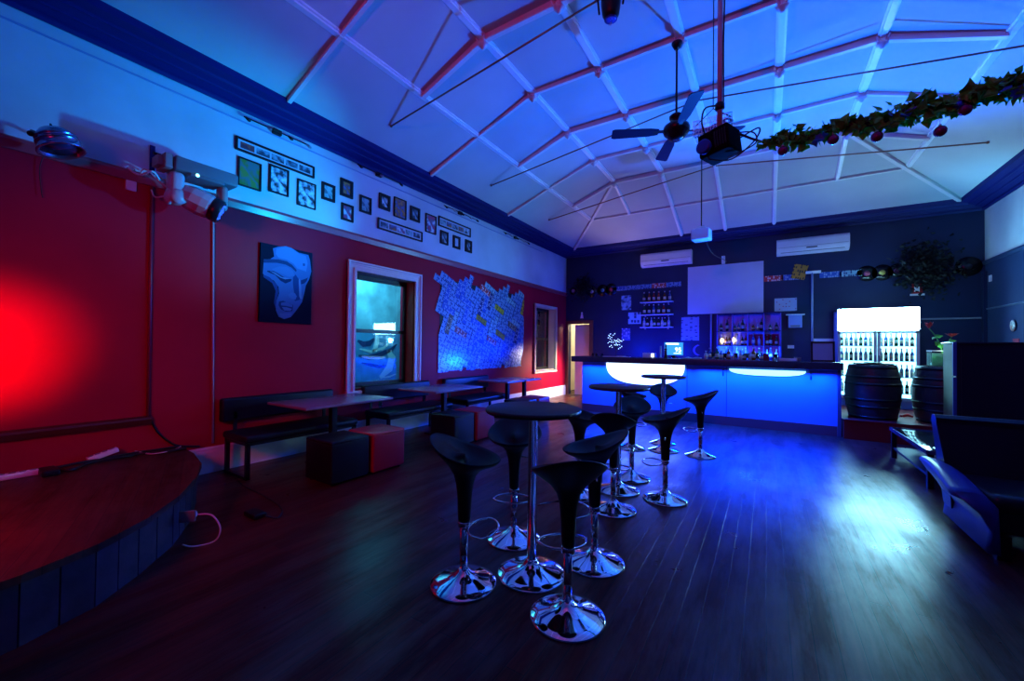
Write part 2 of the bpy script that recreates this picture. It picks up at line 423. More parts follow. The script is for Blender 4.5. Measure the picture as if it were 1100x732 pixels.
for k in range(1, 8):
    z = LZ[k]+UP+.003
    ye = YF if 2 <= k <= 6 else YF+DY
    mbs = [beam((LX[k], WF, z), (LX[k], ye, z), .105, .050, step=True)]
    if 2 <= k <= 6 :
        t0 = Vector((LX[k], YF, z)); t1 = Vector((LX[k], YE, LZ[0]+UP))
        if k in (2, 6): t1 = t0.lerp(t1, .5)
        mbs.append(beam(t0, t1, .075, .045, step=True))
    struct(join(mbs).make(trim_name(), M_batten), 'moulded batten running the length of the ceiling')
def knot(x, y, z):
    mb = MB(); mb.lathe([(0, -.155), (.02, -.15), (.03, -.125), (.055, -.11), (.06, -.095), (.04, -.08), (.05, -.06), (.05, 0)], (x, y, z), n=10)
    for a in range(4):
        t = a*PI/2+PI/4
        mb.cyl((x+.03*math.cos(t), y+.03*math.sin(t), z-.10), (x+.085*math.cos(t), y+.085*math.sin(t), z-.03), .012, n=6)
    return mb
def rafter(y, truss, knots=True):
    ks = range(1, 8) if truss else range(0, 9)
    pts = [Vector((LX[k], y, LZ[k]+UP)) for k in ks]
    w, h = (.06, .07) if truss else (.045, .05)
    mbs = [beam(pts[i], pts[i+1], w, h, step=False) for i in range(len(pts)-1)]
    # hidden joint wedge so the polygonal rafter reads as one timber
    for p in pts[1:-1]: mbs.append(MB().box((p.x-.02, y-w/2, p.z-h-.004), (p.x+.02, y+w/2, p.z)))
    o = struct(join(mbs).make(trim_name(), M_rafter), 'timber rafter crossing the ceiling')
    if truss or knots:
        for k in range(2, 7):
            b = knot(LX[k], y, LZ[k]+UP).make('boss', M_rafter, o)
    return o
for j in range(-3, 6):
    y = CY0+j*DY
    rafter(y, truss=(j % 2 == 1), knots=(j >= 0))
hipA = beam((LX[2], YF, LZ[2]+UP), (LX[0], YE, LZ[0]+UP), .06, .06); struct(hipA.make(trim_name(), M_rafter), 'hip rafter')
hipB = beam((LX[6], YF, LZ[6]+UP), (LX[8], YE, LZ[8]+UP), .06, .06); struct(hipB.make(trim_name(), M_rafter), 'hip rafter')
struct(beam((LX[1], YF+DY, LZ[1]+UP), (LX[7], YF+DY, LZ[7]+UP), .06, .05).make(trim_name(), M_rafter), 'cross batten of the far slope')
# tie rods under the trussed rafters
for j in (-1, 1, 3, 5):
    y = CY0+j*DY
    for sgn, xe, side in ((-1, -4.43, 'left'), (1, 2.696, 'right')):
        if j == -1: continue
        mb = MB(); mb.tube([(xe, y, 4.5), (XC, y, 4.985)], .011 if j < 5 else .012, n=8)
        mb.ball((xe, y, 4.5), .02, 8, 6)
        where = {1: 'nearest', 3: 'middle', 5: 'farthest'}[j]
        tag(mb.make('tie_rod', M_brass), 'thin reddish iron tie rod under the %s trussed rafter, %s half' % (where, side), 'tie rod', 'tie rods under the ceiling')

# ------------------------------------------------------------------ windows and door
def sash_window(idx, W, trim_m, tw, gx, label):
    ya, yb, za, zb = W
    o = MB().box((gx-.02, ya, za), (gx+.03, ya+.06, zb)).box((gx-.02, yb-.06, za), (gx+.03, yb, zb)).box((gx-.02, ya, zb-.09), (gx+.03, yb, zb)).box((gx-.02, ya, za), (gx+.03, yb, za+.08))
    w = struct(o.make('window_%d' % idx, M_sash), label)
    # moulded architrave on the wall face
    fr = MB()
    for d, o0, o1 in ((.025, 0, 1.0), (.060, .82, 1.0), (.040, .62, .78), (.030, .34, .56), (.055, .0, .26)):
        a, t = tw*o0, tw*o1
        fr.box((WL, ya-t, za-.02), (WL+d, ya-a, zb+t)); fr.box((WL, yb+a, za-.02), (WL+d, yb+t, zb+t)); fr.box((WL, ya-a, zb+a), (WL+d, yb+a, zb+t))
    fr.box((WL, ya-tw, za-.06), (WL+.07, yb+tw, za-.02))
    fr.make('window_frame', trim_m, w)
    # reveal lining
    rv = MB(); rv.box((gx+.03, yb-.012, za), (WL, yb, zb)); rv.box((gx+.03, ya, za), (WL, ya+.012, zb)); rv.box((gx+.03, ya, zb-.012), (WL, yb, zb)); rv.box((gx+.03, ya, za), (WL, yb, za+.012))
    rv.make('window_lining', M_wood if idx == 1 else M_cream, w)
    mid = za+(zb-za)*.5
    MB().box((gx-.015, ya+.06, mid-.03), (gx+.035, yb-.06, mid+.03)).make('meeting_rail', M_sash, w)
    for (z0, z1, xo) in ((za+.08, mid-.03, .012), (mid+.03, zb-.09, 0)):
        MB().box((gx-.004+xo, ya+.06, z0), (gx+.004+xo, yb-.06, z1)).make('pane', M_glass, w)
    return w
sash_window(1, W1, M_trimw, .14, WL-.20, 'tall sash window in moulded frame, reflecting the lit fridge')
sash_window(2, W2, M_cream, .055, WL-.22, 'far narrow sash window with cream reveal')
# neighbouring wall seen dimly outside, and an added panel in place of a reflection
ow = MB().box((WL-1.7, 2.5, 0), (WL-1.6, 12.5, 3.6)).make('wall_outside', M_brick); struct(ow)

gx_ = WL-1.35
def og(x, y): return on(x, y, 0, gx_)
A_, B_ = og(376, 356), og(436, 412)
mu = empty('added_mural', (gx_, (A_.y+B_.y)/2, 0), 'added pale blue panel with curved strokes, in place of a reflection in the lower window pane', 'mural')
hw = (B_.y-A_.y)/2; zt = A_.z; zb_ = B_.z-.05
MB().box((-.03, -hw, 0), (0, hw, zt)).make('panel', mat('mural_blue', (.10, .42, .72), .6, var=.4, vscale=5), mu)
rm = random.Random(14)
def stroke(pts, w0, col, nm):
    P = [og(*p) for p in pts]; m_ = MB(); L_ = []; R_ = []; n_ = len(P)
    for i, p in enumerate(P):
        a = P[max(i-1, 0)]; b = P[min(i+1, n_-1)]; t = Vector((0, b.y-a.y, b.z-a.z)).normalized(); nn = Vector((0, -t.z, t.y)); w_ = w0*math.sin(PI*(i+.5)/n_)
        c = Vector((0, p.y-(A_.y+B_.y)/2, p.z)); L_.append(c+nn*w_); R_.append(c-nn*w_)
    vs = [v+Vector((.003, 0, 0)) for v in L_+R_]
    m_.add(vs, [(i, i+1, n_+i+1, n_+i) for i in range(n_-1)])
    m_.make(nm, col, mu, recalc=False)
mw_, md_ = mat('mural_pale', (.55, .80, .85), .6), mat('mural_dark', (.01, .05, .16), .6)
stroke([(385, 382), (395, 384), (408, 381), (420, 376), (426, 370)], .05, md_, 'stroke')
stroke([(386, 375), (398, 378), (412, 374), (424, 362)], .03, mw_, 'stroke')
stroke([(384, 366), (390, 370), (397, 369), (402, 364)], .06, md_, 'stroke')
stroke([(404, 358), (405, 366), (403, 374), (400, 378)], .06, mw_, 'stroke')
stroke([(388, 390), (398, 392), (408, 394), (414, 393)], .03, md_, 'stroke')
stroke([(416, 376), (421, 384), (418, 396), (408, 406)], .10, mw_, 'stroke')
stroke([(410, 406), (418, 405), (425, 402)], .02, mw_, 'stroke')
d = MB(); d.box((DX0-.065, WB-.03, 0), (DX0+.02, WB+.04, DZ+.09)); d.box((DX1-.02, WB-.03, 0), (DX1+.10, WB+.04, DZ+.09)); d.box((DX0+.02, WB-.03, DZ), (DX1-.02, WB+.04, DZ+.09))
door = struct(d.make('door_1', M_wood), 'open doorway with varnished timber frame beside the bar')
lf = MB().box((-5.0, WB+.10, .01), (DX1-.02, WB+.145, DZ-.03))
lf.box((-4.92, WB+.09, .2), (-4.55, WB+.10, .95)).box((-4.92, WB+.09, 1.15), (-4.55, WB+.10, 2.0))
leaf = lf.make('door_leaf', M_cream, door)
MB().box((-4.60, WB+.06, .98), (-4.53, WB+.09, 1.18)).cyl((-4.565, WB+.0, 1.07), (-4.565, WB+.06, 1.07), .012).make('door_handle', M_blackm, leaf)
ps2 = MB(); ps2.ball((-4.74, WB-.008, 2.49), .028, 10, 6, sc=(1, .2, 1)); ps2.prism([(-.05, 2.33), (.05, 2.33), (.022, 2.46), (-.022, 2.46)], lambda a, z: (-4.74+a, WB-.012, z), lambda a, z: (-4.74+a, WB, z))
tag(ps2.make('toilet_sign', M_plastic), 'small white figure sign on navy wall above the doorway', 'sign')

# ------------------------------------------------------------------ stage in the left corner
edge = [(-2.90, WF+.02), (-2.90, .10), (-2.95, .38), (-3.06, .66), (-3.26, .92), (-3.56, 1.18), (-3.95, 1.42), (-4.35, 1.60), (-4.80, 1.70), (-5.05, 1.72), (WL+.004, 1.72)]
sp = [(WL+.004, WF+.02)]+edge
st = MB().prism([(x, y) for x, y in sp], lambda x, y: (x, y, .31), lambda x, y: (x, y, .35))
stage = tag(st.make('stage', M_stage), 'low corner stage with dark boards and rounded front edge', 'stage')
ins = [(x-.03 if i < 5 else x-.01, y-.03 if i > 3 else y) for i, (x, y) in enumerate(edge)]
sk = MB()
for i in range(len(ins)-1):
    (x0, y0), (x1, y1) = ins[i], ins[i+1]
    n = max(1, int(math.hypot(x1-x0, y1-y0)/.13))
    for k in range(n):
        a, b = k/n+.012, (k+1)/n-.012
        A = (x0+(x1-x0)*a, y0+(y1-y0)*a); B = (x0+(x1-x0)*b, y0+(y1-y0)*b)
        dx, dy = B[0]-A[0], B[1]-A[1]; L = math.hypot(dx, dy); nx, ny = -dy/L*.02, dx/L*.02
        sk.add([(A[0], A[1], 0), (B[0], B[1], 0), (B[0]+nx, B[1]+ny, 0), (A[0]+nx, A[1]+ny, 0), (A[0], A[1], .31), (B[0], B[1], .31), (B[0]+nx, B[1]+ny, .31), (A[0]+nx, A[1]+ny, .31)],
               [(0,3,2,1),(4,5,6,7),(0,1,5,4),(1,2,6,5),(2,3,7,6),(3,0,4,7)])
sk.make('skirt', mat('stage_skirt', (.07, .05, .085), .6, var=.5, vscale=8, bump=.3, bscale=16), stage)

def cable(name, m, pts, r, label, cat='cable', group=None, sub=6):
    P = [Vector(p) for p in pts]; out = []
    for i in range(len(P)-1):
        p0 = P[max(i-1, 0)]; p1 = P[i]; p2 = P[i+1]; p3 = P[min(i+2, len(P)-1)]
        for k in range(sub):
            t = k/sub
            out.append(.5*((2*p1)+(p2-p0)*t+(2*p0-5*p1+4*p2-p3)*t*t+(3*p1-p0-3*p2+p3)*t**3))
    out.append(P[-1])
    return tag(MB().tube(out, r, n=6).make(name, m), label, cat, group)
def sz(x, y, dz=0): p = on(x, y, 2, .35); return (p.x, p.y, .35+dz)
# power boards and leads lying along the back of the stage
def power_strip(a, b, label):
    a, b = Vector(a), Vector(b); dd = b-a; L = dd.length
    e = empty('power_strip', (a+b)/2, label, 'power strip', 'power strips on the stage')
    M = Matrix.Rotation(PI/2, 4, 'Z') @ Matrix.Rotation(-math.asin(dd.z/L), 4, 'Y')
    MB().box((-L/2, -.03, 0), (L/2, .03, .045), M=M, bev=.008).make('body', M_plastic, e)
    for k in range(4):
        x = -L/2+L*(k+.6)/4.4
        MB().lathe([(.019, 0), (.019, .004), (.012, .005)], (x, 0, .0451), n=10, M=M).make('socket', M_grey, e)
power_strip((WL+.10, 1.04, .352), (WL+.06, 1.24, .41), 'white power strip lying slanted on the stage under the low rail')
power_strip((WL+.22, .50, .352), (WL+.22, .74, .352), 'pinkish power strip on the stage at the left edge of the view')
cable('stage_cable', M_cable, [sz(30, 512, .02), sz(55, 506, .02), sz(75, 508, .02), sz(95, 500, .02), sz(130, 494, .02), sz(150, 490, .02), sz(175, 488, .02), sz(200, 484, .02)], .014, 'thick black lead trailing along the back of the stage', group='leads on the stage')
cable('stage_cable', M_cable, [sz(5, 516, .02), sz(40, 510, .02), sz(70, 503, .02), sz(100, 497, .02), sz(150, 488, .02), sz(165, 486, .02), sz(190, 482, .02)], .010, 'thin black lead weaving beside the thick lead on the stage', group='leads on the stage')
tag(MB().box((-.10, -.05, 0), (.10, .05, .05), bev=.012).make('power_brick', M_black, None), 'black power brick among leads at the back of the stage', 'adapter').location = sz(52, 510)
cable('white_lead', M_cablew, [sz(145, 487, .02), sz(160, 490, .02), sz(172, 489, .02), sz(186, 486, .02), sz(194, 483, .03)], .006, 'short pale lead near the stage corner against the wall')
# wall conduits
def wpt(x, y, dx=.012): p = on(x, y, 0, WL); return (WL+dx, p.y, p.z)
tag(MB().tube([wpt(163, 196), wpt(161, 300), wpt(158.5, 448)], .016, n=8).make('conduit', mat('conduit_red', (.25, .02, .05), .3)), 'red painted conduit running down the red wall from the moving light', 'conduit')
cable('drop_cable', M_cable, [wpt(160, 448), wpt(168, 463), wpt(180, 474), wpt(192, 479), (WL+.05, 1.9, .32)], .010, 'dark lead curling from the conduit down to the stage corner')
tag(MB().cyl(wpt(228.5, 234), wpt(228, 476), .012, n=8).make('conduit', mat('conduit_grey', (.5, .5, .55), .3)), 'pale thin conduit down the wall left of the face painting', 'conduit')
tag(MB().box((WL, 1.255, 2.93), (WL+.02, 1.335, 3.045), bev=.006).make('wall_switch', M_plastic), 'small white wall plate high on the red wall under the picture rail', 'switch')
# socket on the stage skirt with a plug and looped lead, adapter on the floor
p = on(206, 552, 2, .16)
sx = Vector((-3.52, 1.22, .20))
so = empty('wall_socket', sx, 'socket with red and white plug on the rounded stage front', 'socket', rz=math.radians(49))
MB().box((-.05, -.02, -.04), (.05, .0, .04), bev=.006).make('plate', M_grey, so)
MB().lathe([(.028, 0), (.03, .02), (.02, .045), (.008, .06)], (0, 0, 0), n=12, M=Matrix.Translation((.02, 0, .0)) @ Matrix.Rotation(-PI/2, 4, 'X')).make('plug', mat('plug_white', (.8, .75, .8), .4), so)
MB().lathe([(.026, 0), (.026, .03), (.01, .04)], (0, 0, 0), n=12, M=Matrix.Translation((-.03, 0, -.01)) @ Matrix.Rotation(-PI/2, 4, 'X')).make('plug', mat('plug_red', (.7, .05, .04), .4), so)
cable('plug_lead', M_cablew, [(-3.49, 1.27, .20), (-3.42, 1.33, .19), (-3.36, 1.36, .10), (-3.37, 1.33, .015), (-3.42, 1.22, .008), (-3.46, 1.17, .03)], .006, 'pale lead looping from the red and white plug to the floor')
tag(MB().box((-.09, -.05, 0), (.09, .05, .04), bev=.01).make('power_brick', M_black), 'black power brick on the floor beside the stage corner', 'adapter').location = (-3.62, 1.72, 0)
cable('floor_lead', M_cable, [(-3.54, 1.74, .02), (-3.42, 1.80, .008), (-3.6, 1.92, .008), (-4.0, 1.98, .008), (-4.4, 2.0, .008), (-4.7, 2.05, .008)], .006, 'black lead running on the floor from the power brick')

# ------------------------------------------------------------------ benches, low tables, cubes on the left
def bench(y0, y1, label):
    e = empty('bench_seat', (-4.88, y0, 0), label, 'bench', 'black benches along the red wall')
    L = y1-y0
    MB().box((-.27, 0, .385), (.27, L, .465), bev=.03).make('seat', M_leath, e)
    MB().box((-.375, 0, .55), (-.285, L, .82), bev=.03).make('backrest', M_leath, e)
    for y in (.12, L-.16):
        MB().box((-.30, y, .40), (-.285, y+.04, .66)).make('bracket', M_blackm, e)
    for y in (.02, L-.06):
        MB().box((-.25, y, 0), (-.21, y+.04, .385)).box((.21, y, 0), (.25, y+.04, .385)).box((-.25, y, 0), (.25, y+.04, .03)).box((-.25, y, .36), (.25, y+.04, .386)).make('leg', M_blackm, e)
    MB().box((-.24, .05, .355), (-.20, L-.05, .386)).box((.20, .05, .355), (.24, L-.05, .386)).make('frame', M_blackm, e)
    return e
bench(2.08, 3.46, 'nearest long black bench against the red wall below the face painting')
bench(3.96, 5.38, 'middle long black bench below the tall sash window')
bench(5.78, 7.22, 'farthest long black bench below the number plate mosaic')
def low_table(x0, x1, y0, y1, py, label):
    e = empty('low_table', ((x0+x1)/2, (y0+y1)/2, 0), label, 'table', 'rectangular low tables along the red wall')
    a, b = (x1-x0)/2, (y1-y0)/2
    MB().box((-a, -b, .715), (a, b, .745), bev=.006).make('tabletop', M_ltop, e)
    dx = -4.53-(x0+x1)/2; dy = py-(y0+y1)/2
    MB().box((dx-.035, dy-.035, .02), (dx+.035, dy+.035, .715)).make('pole', M_blackm, e)
    MB().box((dx-.22, dy-.22, 0), (dx+.22, dy+.22, .02), bev=.006).make('base', M_blackm, e)
    MB().box((dx-.12, dy-.12, .70), (dx+.12, dy+.12, .715)).make('bracket', M_blackm, e)
    return e
low_table(-5.08, -4.26, 2.52, 3.74, 3.03, 'nearest long low table in front of the red wall, white glare on its far end')
low_table(-5.08, -4.24, 4.55, 5.74, 5.05, 'second low table, standing before the bench under the tall window')
low_table(-5.06, -4.33, 6.68, 7.35, 6.98, 'third low table, nearer one of the two under the plate mosaic')
low_table(-5.06, -4.30, 7.36, 8.02, 7.66, 'farthest low table, touching the third one near the far window')
def cube(x0, y0, s, m, label, top=None, sx=None):
    e = empty('cube_stool', (x0+s/2, y0+s/2, 0), label, 'stool', 'square cube stools')
    a = s/2; w = (sx or s)/2
    MB().box((-w, -a, .02), (w, a, .43), bev=.02).make('body', m, e)
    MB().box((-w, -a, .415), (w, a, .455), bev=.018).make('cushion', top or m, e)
    for ix in (-1, 1):
        for iy in (-1, 1):
            MB().cyl((ix*(w-.05), iy*(a-.05), 0), (ix*(w-.05), iy*(a-.05), .022), .018, n=8).make('foot', M_black, e)
cube(-4.17, 2.47, .46, M_leath, 'black cube stool in front of the nearest low table')
cube(-4.15, 2.97, .46, M_redv, 'red cube stool with pale glare on top, beside the nearest black cube', top=M_redglare)
cube(-4.17, 4.36, .46, M_leath, 'black cube stool by the second low table')
cube(-4.15, 4.86, .46, M_redv, 'purple red cube stool partly behind the nearest round bar table')
cube(-4.17, 6.30, .46, M_leath, 'farther black cube stool by the third low table')
cube(-4.15, 6.80, .46, M_redv, 'farthest reddish cube stool near the lit doorway')
# bottles and glasses left on tables
def tumbler(loc, label, r=.033, h=.10):
    tag(MB().lathe([(r*.8, 0), (r, h), (r-.004, h), (r*.8-.004, .008), (0, .008)], loc, n=12).make('glass', M_cglass), label, 'glass')

for gx, gy, lb in ((407.5, 438, 'small glass on the near end of the middle bench'), (446, 430, 'small glass on the middle bench behind the second low table'), (516.6, 421, 'small glass on the farthest bench below the plate mosaic')):
    p = on(gx, gy, 2, .466); tumbler((max(-5.12, min(-4.66, p.x)), p.y, .466), lb, r=.03, h=.10)
# ------------------------------------------------------------------ round bar tables
def bar_table(x, y, label, first=[None]):
    if first[0] is None:
        e = empty('bar_table', (x, y, 0), label, 'table', 'round black bar tables')
        MB().lathe([(0, 1.028), (.295, 1.028), (.304, 1.033), (.306, 1.045), (.302, 1.056), (.296, 1.060), (0, 1.060)], n=48).make('tabletop', M_ttop, e)
        MB().lathe([(.030, .05), (.030, 1.02), (.09, 1.022), (.09, 1.028)], n=24).make('pole', M_chrome, e)
        MB().lathe([(0, 0), (.215, 0), (.218, .006), (.210, .013), (.17, .024), (.10, .042), (.055, .065), (.036, .09), (.031, .10)], n=48).make('base', M_chrome, e)
        first[0] = e; return e
    return dup(first[0], (x, y, 0), 0, label)
bar_table(-1.270, 2.265, 'nearest round black bar table, ringed by four stools')
bar_table(-1.285, 4.080, 'middle round black bar table in front of the bar')
bar_table(-1.250, 6.020, 'farthest round black bar table, against the glowing bar front')

# ------------------------------------------------------------------ bucket bar stools
def stool_proto(loc, rz, label):
    e = empty('bar_stool', loc, label, 'bar stool', 'black bucket bar stools around the round tables', rz)
    n = 40
    def rim(t, r, dz=0, k=1.0):
        # +x is the low front, -x the high back lip
        c, s = math.cos(t), math.sin(t)
        lift = .060*(-c)*k + .020*k*(c*c) + (.018*k if c < 0 else 0)*(c*c)
        return (r*c*1.06, r*s*.98, .79+lift+dz)
    rings = []
    prof = [(.034, .37, 0), (.037, .40, 0), (.042, .52, 0), (.050, .60, 0), (.066, .66, .05), (.10, .705, .25), (.150, .742, .6), (.192, .772, .9)]
    for r, z, k in prof:
        ring = []
        for i in range(n):
            t = 2*PI*i/n; x, y, zz = rim(t, r, 0, k); ring.append((x, y, z+(zz-.79)))
        rings.append(ring)
    for r, dz, k in ((.207, 0, 1), (.209, .006, 1), (.203, .010, 1), (.185, -.006, .95), (.15, -.030, .85), (.10, -.050, .7), (.05, -.058, .6), (.001, -.060, .6)):
        ring = []
        for i in range(n):
            t = 2*PI*i/n; ring.append(rim(t, r, dz, k))
        rings.append(ring)
    vs = [p for r in rings for p in r]; fs = []
    for k in range(len(rings)-1):
        for i in range(n):
            j = (i+1) % n; fs.append((k*n+i, k*n+j, (k+1)*n+j, (k+1)*n+i))
    fs.append(tuple(reversed(range(n))))
    MB().add(vs, fs, True).make('seat', M_black, e)
    MB().lathe([(.030, .345), (.038, .347), (.038, .372), (.036, .378)], n=20).make('collar', M_chrome, e)
    MB().lathe([(.024, .05), (.024, .36)], n=20).make('pole', M_chrome, e)
    MB().lathe([(0, 0), (.200, 0), (.203, .006), (.196, .013), (.155, .026), (.10, .043), (.06, .060), (.036, .082), (.027, .092)], n=48).make('base', M_chrome, e)
    pts = []
    for i in range(28):
        t = 2*PI*i/28; c, s = math.cos(t), math.sin(t)
        pts.append((.035+.085+.090*c, .145*s*(1 if c > 0 else .9), .345+.0*c))
    fr = MB().tube(pts, .007, n=8, closed=True).make('footrest', M_chrome, e)
    # height lever under the seat
    MB().tube([(.0, .03, .62), (.0, .10, .615), (.0, .17, .60)], .005, n=6).make('lever', M_chrome, e)
    return e
s0 = stool_proto((-1.565, 1.945, 0), math.radians(22), 'black bucket stool left of the nearest bar table, low lip turned right')
def stool(x, y, deg, label): return dup(s0, (x, y, 0), math.radians(deg), label)
stool(-.905, 2.015, 128, 'black bucket stool closest to the viewer, its high lip towards the viewer')
stool(-1.615, 2.600, -62, 'black bucket stool behind the nearest bar table, seen through its pole')
stool(-.985, 2.620, 205, 'black bucket stool right of the nearest bar table, tilted down to the left')
stool(-1.560, 3.720, 10, 'black bucket stool left of the middle bar table, peeking behind the nearest tabletop')
stool(-1.165, 3.560, 100, 'black bucket stool in front of the middle bar table')
stool(-1.276, 4.540, -75, 'black bucket stool behind the middle bar table')
stool(-.825, 4.080, 190, 'black bucket stool right of the middle bar table, standing free on the blue floor')
stool(-1.675, 5.900, 10, 'black bucket stool left of the farthest bar table, mostly hidden')
stool(-1.350, 6.470, -75, 'black bucket stool behind the farthest bar table')
stool(-.765, 6.010, 195, 'rightmost black bucket stool, right of the farthest bar table')

# ------------------------------------------------------------------ bar counter
bar = empty('bar_counter', (-1.3, 8.9, 0), 'long bar with glowing blue front and dark counter', 'bar')
def rel(mb, name, m, par=bar, org=(-1.3, 8.9, 0)):
    o = mb.make(name, m, par)
    for v in o.data.vertices: v.co -= Vector(org)
    return o
BY = 8.70
rel(MB().box((-3.59, BY, .17), (1.00, BY+.03, 1.12)).box((-3.59, BY+.03, .0), (-3.56, 9.25, 1.12)).box((.97, BY+.03, 0), (1.00, 9.25, 1.12)), 'front_panel', M_bar)
rel(MB().box((-3.59, BY-.015, 0), (1.00, BY+.03, .17)), 'kick_board', M_kick)
rel(MB().box((-3.79, 8.50, 1.125), (1.06, 9.30, 1.25), bev=.01), 'countertop', M_counter)
rel(MB().box((1.00, 8.66, 0), (1.05, 8.76, 1.12)), 'corner_post', mat('bar_post', (.10, .12, .2), .3, metal=.5))
def half_lens(x0, x1, z1, z0, pw=2.0):
    poly = [(x0, z1)]; n = 24; c = (x0+x1)/2; a = (x1-x0)/2
    for i in range(1, n): t = PI+PI*i/n; ct, st_ = math.cos(t), -math.sin(t); poly.append((c+a*math.copysign(abs(ct)**.8, ct), z1-(z1-z0)*abs(st_)**.75))
    poly.append((x1, z1))
    return MB().prism(poly, lambda x, z: (x, BY-.02, z), lambda x, z: (x, BY, z))
rel(half_lens(-3.02, -1.40, 1.12, .68), 'light_panel', M_lamp)
rel(half_lens(-.61, .57, 1.08, .975), 'light_panel', M_lamp2)
for hx in (-.71, .64):
    rel(MB().tube([(hx, BY-.002, 1.06), (hx, BY-.05, 1.04), (hx, BY-.06, .98), (hx, BY-.04, .94)], .012, n=8), 'hook', M_blackm)
for x in (-1.36, -.66): rel(MB().box((x, BY-.004, .17), (x+.008, BY, 1.12)), 'panel_joint', M_corn_d)

CT = 1.25  # counter top height
def c_on(x, y0=8.9): return on(x, 385, 1, y0).x
# items on the counter
def bottle_mb(h=.28, r=.036):
    return MB().lathe([(0, 0), (r*.95, 0), (r, .01), (r, h*.55), (r*.85, h*.64), (r*.36, h*.74), (r*.33, h*.97), (r*.42, h*.975), (r*.42, h), (0, h)], n=12)
BM = [mat('bottle_green', (.02, .10, .04), .12, coat=.3), mat('bottle_amber', (.22, .07, .01), .12, coat=.3), mat('bottle_clear', (.45, .55, .62), .1, coat=.3),
      mat('bottle_blue', (.03, .10, .35), .12, coat=.3), mat('bottle_red', (.35, .02, .02), .15, coat=.3), mat('bottle_dark', (.01, .012, .015), .15, coat=.3)]
BN = ['green', 'amber', 'clear', 'blue', 'red', 'dark']
M_lab = mat('bottle_label', (.7, .66, .5), .6)
bproto = {}
def bottle(loc, k, h, label, group, r=.036, labelm=True):
    key = (k, round(h, 2), r)
    if key not in bproto:
        e = empty('bottle', loc, label, 'bottle', group)
        bottle_mb(h, r).make('body', BM[k], e)
        MB().lathe([(r+.0008, h*.18), (r+.0008, h*.46)], n=12).make('label_band', M_lab, e)
        MB().lathe([(0, h*.9), (r*.46, h*.9), (r*.46, h+.004), (0, h+.004)], n=10).make('cap', M_steel, e)
        bproto[key] = e
        return e
    return dup(bproto[key], loc, 0, label, group)

# glowing tree of little lights
tree = empty('light_tree', (c_on(661), 8.95, CT), 'small tabletop tree of white blue lights at the left end of the bar', 'lamp')
tr = MB(); ld = MB(); tr.lathe([(.0, 0), (.06, 0), (.06, .012), (.012, .02)], n=16)
tr.tube([(0, 0, .01), (.005, 0, .12), (-.01, 0, .2)], .007, n=6)
rr = random.Random(3)
tips = []
for i in range(13):
    a = rr.uniform(0, 2*PI); l = rr.uniform(.16, .34); el = rr.uniform(.2, 1.4)
    b = Vector((0, 0, rr.uniform(.12, .2))); tip = b+Vector((math.cos(a)*math.cos(el)*l, math.sin(a)*math.cos(el)*l*.8, math.sin(el)*l*1.05)); mid = b.lerp(tip, .5)+Vector((0, 0, .015))
    tr.tube([b, mid, tip], .0025, n=5); tips += [tip, b.lerp(tip, .62), tip+Vector((.035, 0, .03))]
for t in tips: ld.ball(t, .0085, 6, 4)
tr.make('branches', M_blackm, tree); o = ld.make('light_dots', M_led, tree)
# till screen
till = empty('till_screen', (c_on(722)+.0, 9.08, CT), 'bright blue till screen standing on the bar', 'till')
MB().box((-.20, -.02, .05), (.20, .02, .34), bev=.01).make('housing', M_grey, till)
MB().box((-.185, -.024, .062), (.185, -.02, .328)).make('screen', mat('till_display', (.1, .4, .9), .2, emit=(.03, .30, 1), es=1.4), till)
MB().box((-.16, -.0265, .285), (.10, -.024, .315)).make('screen_bar', mat('till_white', (1, 1, 1), .3, emit=(.8, .9, 1), es=3), till)
MB().box((-.03, -.08, 0), (.03, .06, .06)).box((-.10, -.09, 0), (.10, .09, .015)).make('stand', M_black, till)
def text_mesh(s, size, m, parent, mw, name='lettering', ext=.001):
    cu = bpy.data.curves.new('t', 'FONT'); cu.body = s; cu.size = size; cu.align_x = 'CENTER'; cu.align_y = 'CENTER'; cu.extrude = ext
    t = bpy.data.objects.new('t', cu); COL.objects.link(t)
    me = bpy.data.meshes.new_from_object(t.evaluated_get(bpy.context.evaluated_depsgraph_get()))
    bpy.data.objects.remove(t); me.transform(mw); me.materials.clear(); me.materials.append(m)
    o = bpy.data.objects.new(name, me); COL.objects.link(o); o.parent = parent
    return o
text_mesh('95', .13, MATS['till_white'], till, Matrix.Translation((.09, -.026, .17)) @ Matrix.Rotation(PI/2, 4, 'X'))
MB().box((.0, -.0265, .095), (.15, -.024, .104)).make('screen_bar', MATS['till_white'], till)
# beer tap / dark items in front of till
tap = empty('beer_tap', (c_on(716), 8.82, CT), 'dark beer tap on the bar in front of the till screen', 'tap')
MB().lathe([(.04, 0), (.045, .01), (.03, .03), (.022, .16), (.03, .18), (.02, .2), (0, .2)], n=14).make('column', M_black, tap)
MB().tube([(0, 0, .15), (0, -.06, .16), (0, -.09, .13)], .010, n=8).make('spout', M_black, tap)
MB().lathe([(.012, .19), (.018, .24), (.014, .29), (0, .295)], n=10).make('handle', M_black, tap)
cyl_t = empty('tap_tower', (c_on(708.5), 9.0, CT), 'slim pale blue cylinder standing on the bar left of the till screen', 'tap')
MB().lathe([(.03, 0), (.03, .01), (.018, .02), (.018, .24), (.022, .25), (0, .255)], n=14).make('column', M_steel, cyl_t)
MB().tube([(0, 0, .22), (0, -.05, .23), (0, -.07, .20)], .007, n=8).make('spout', M_steel, cyl_t)
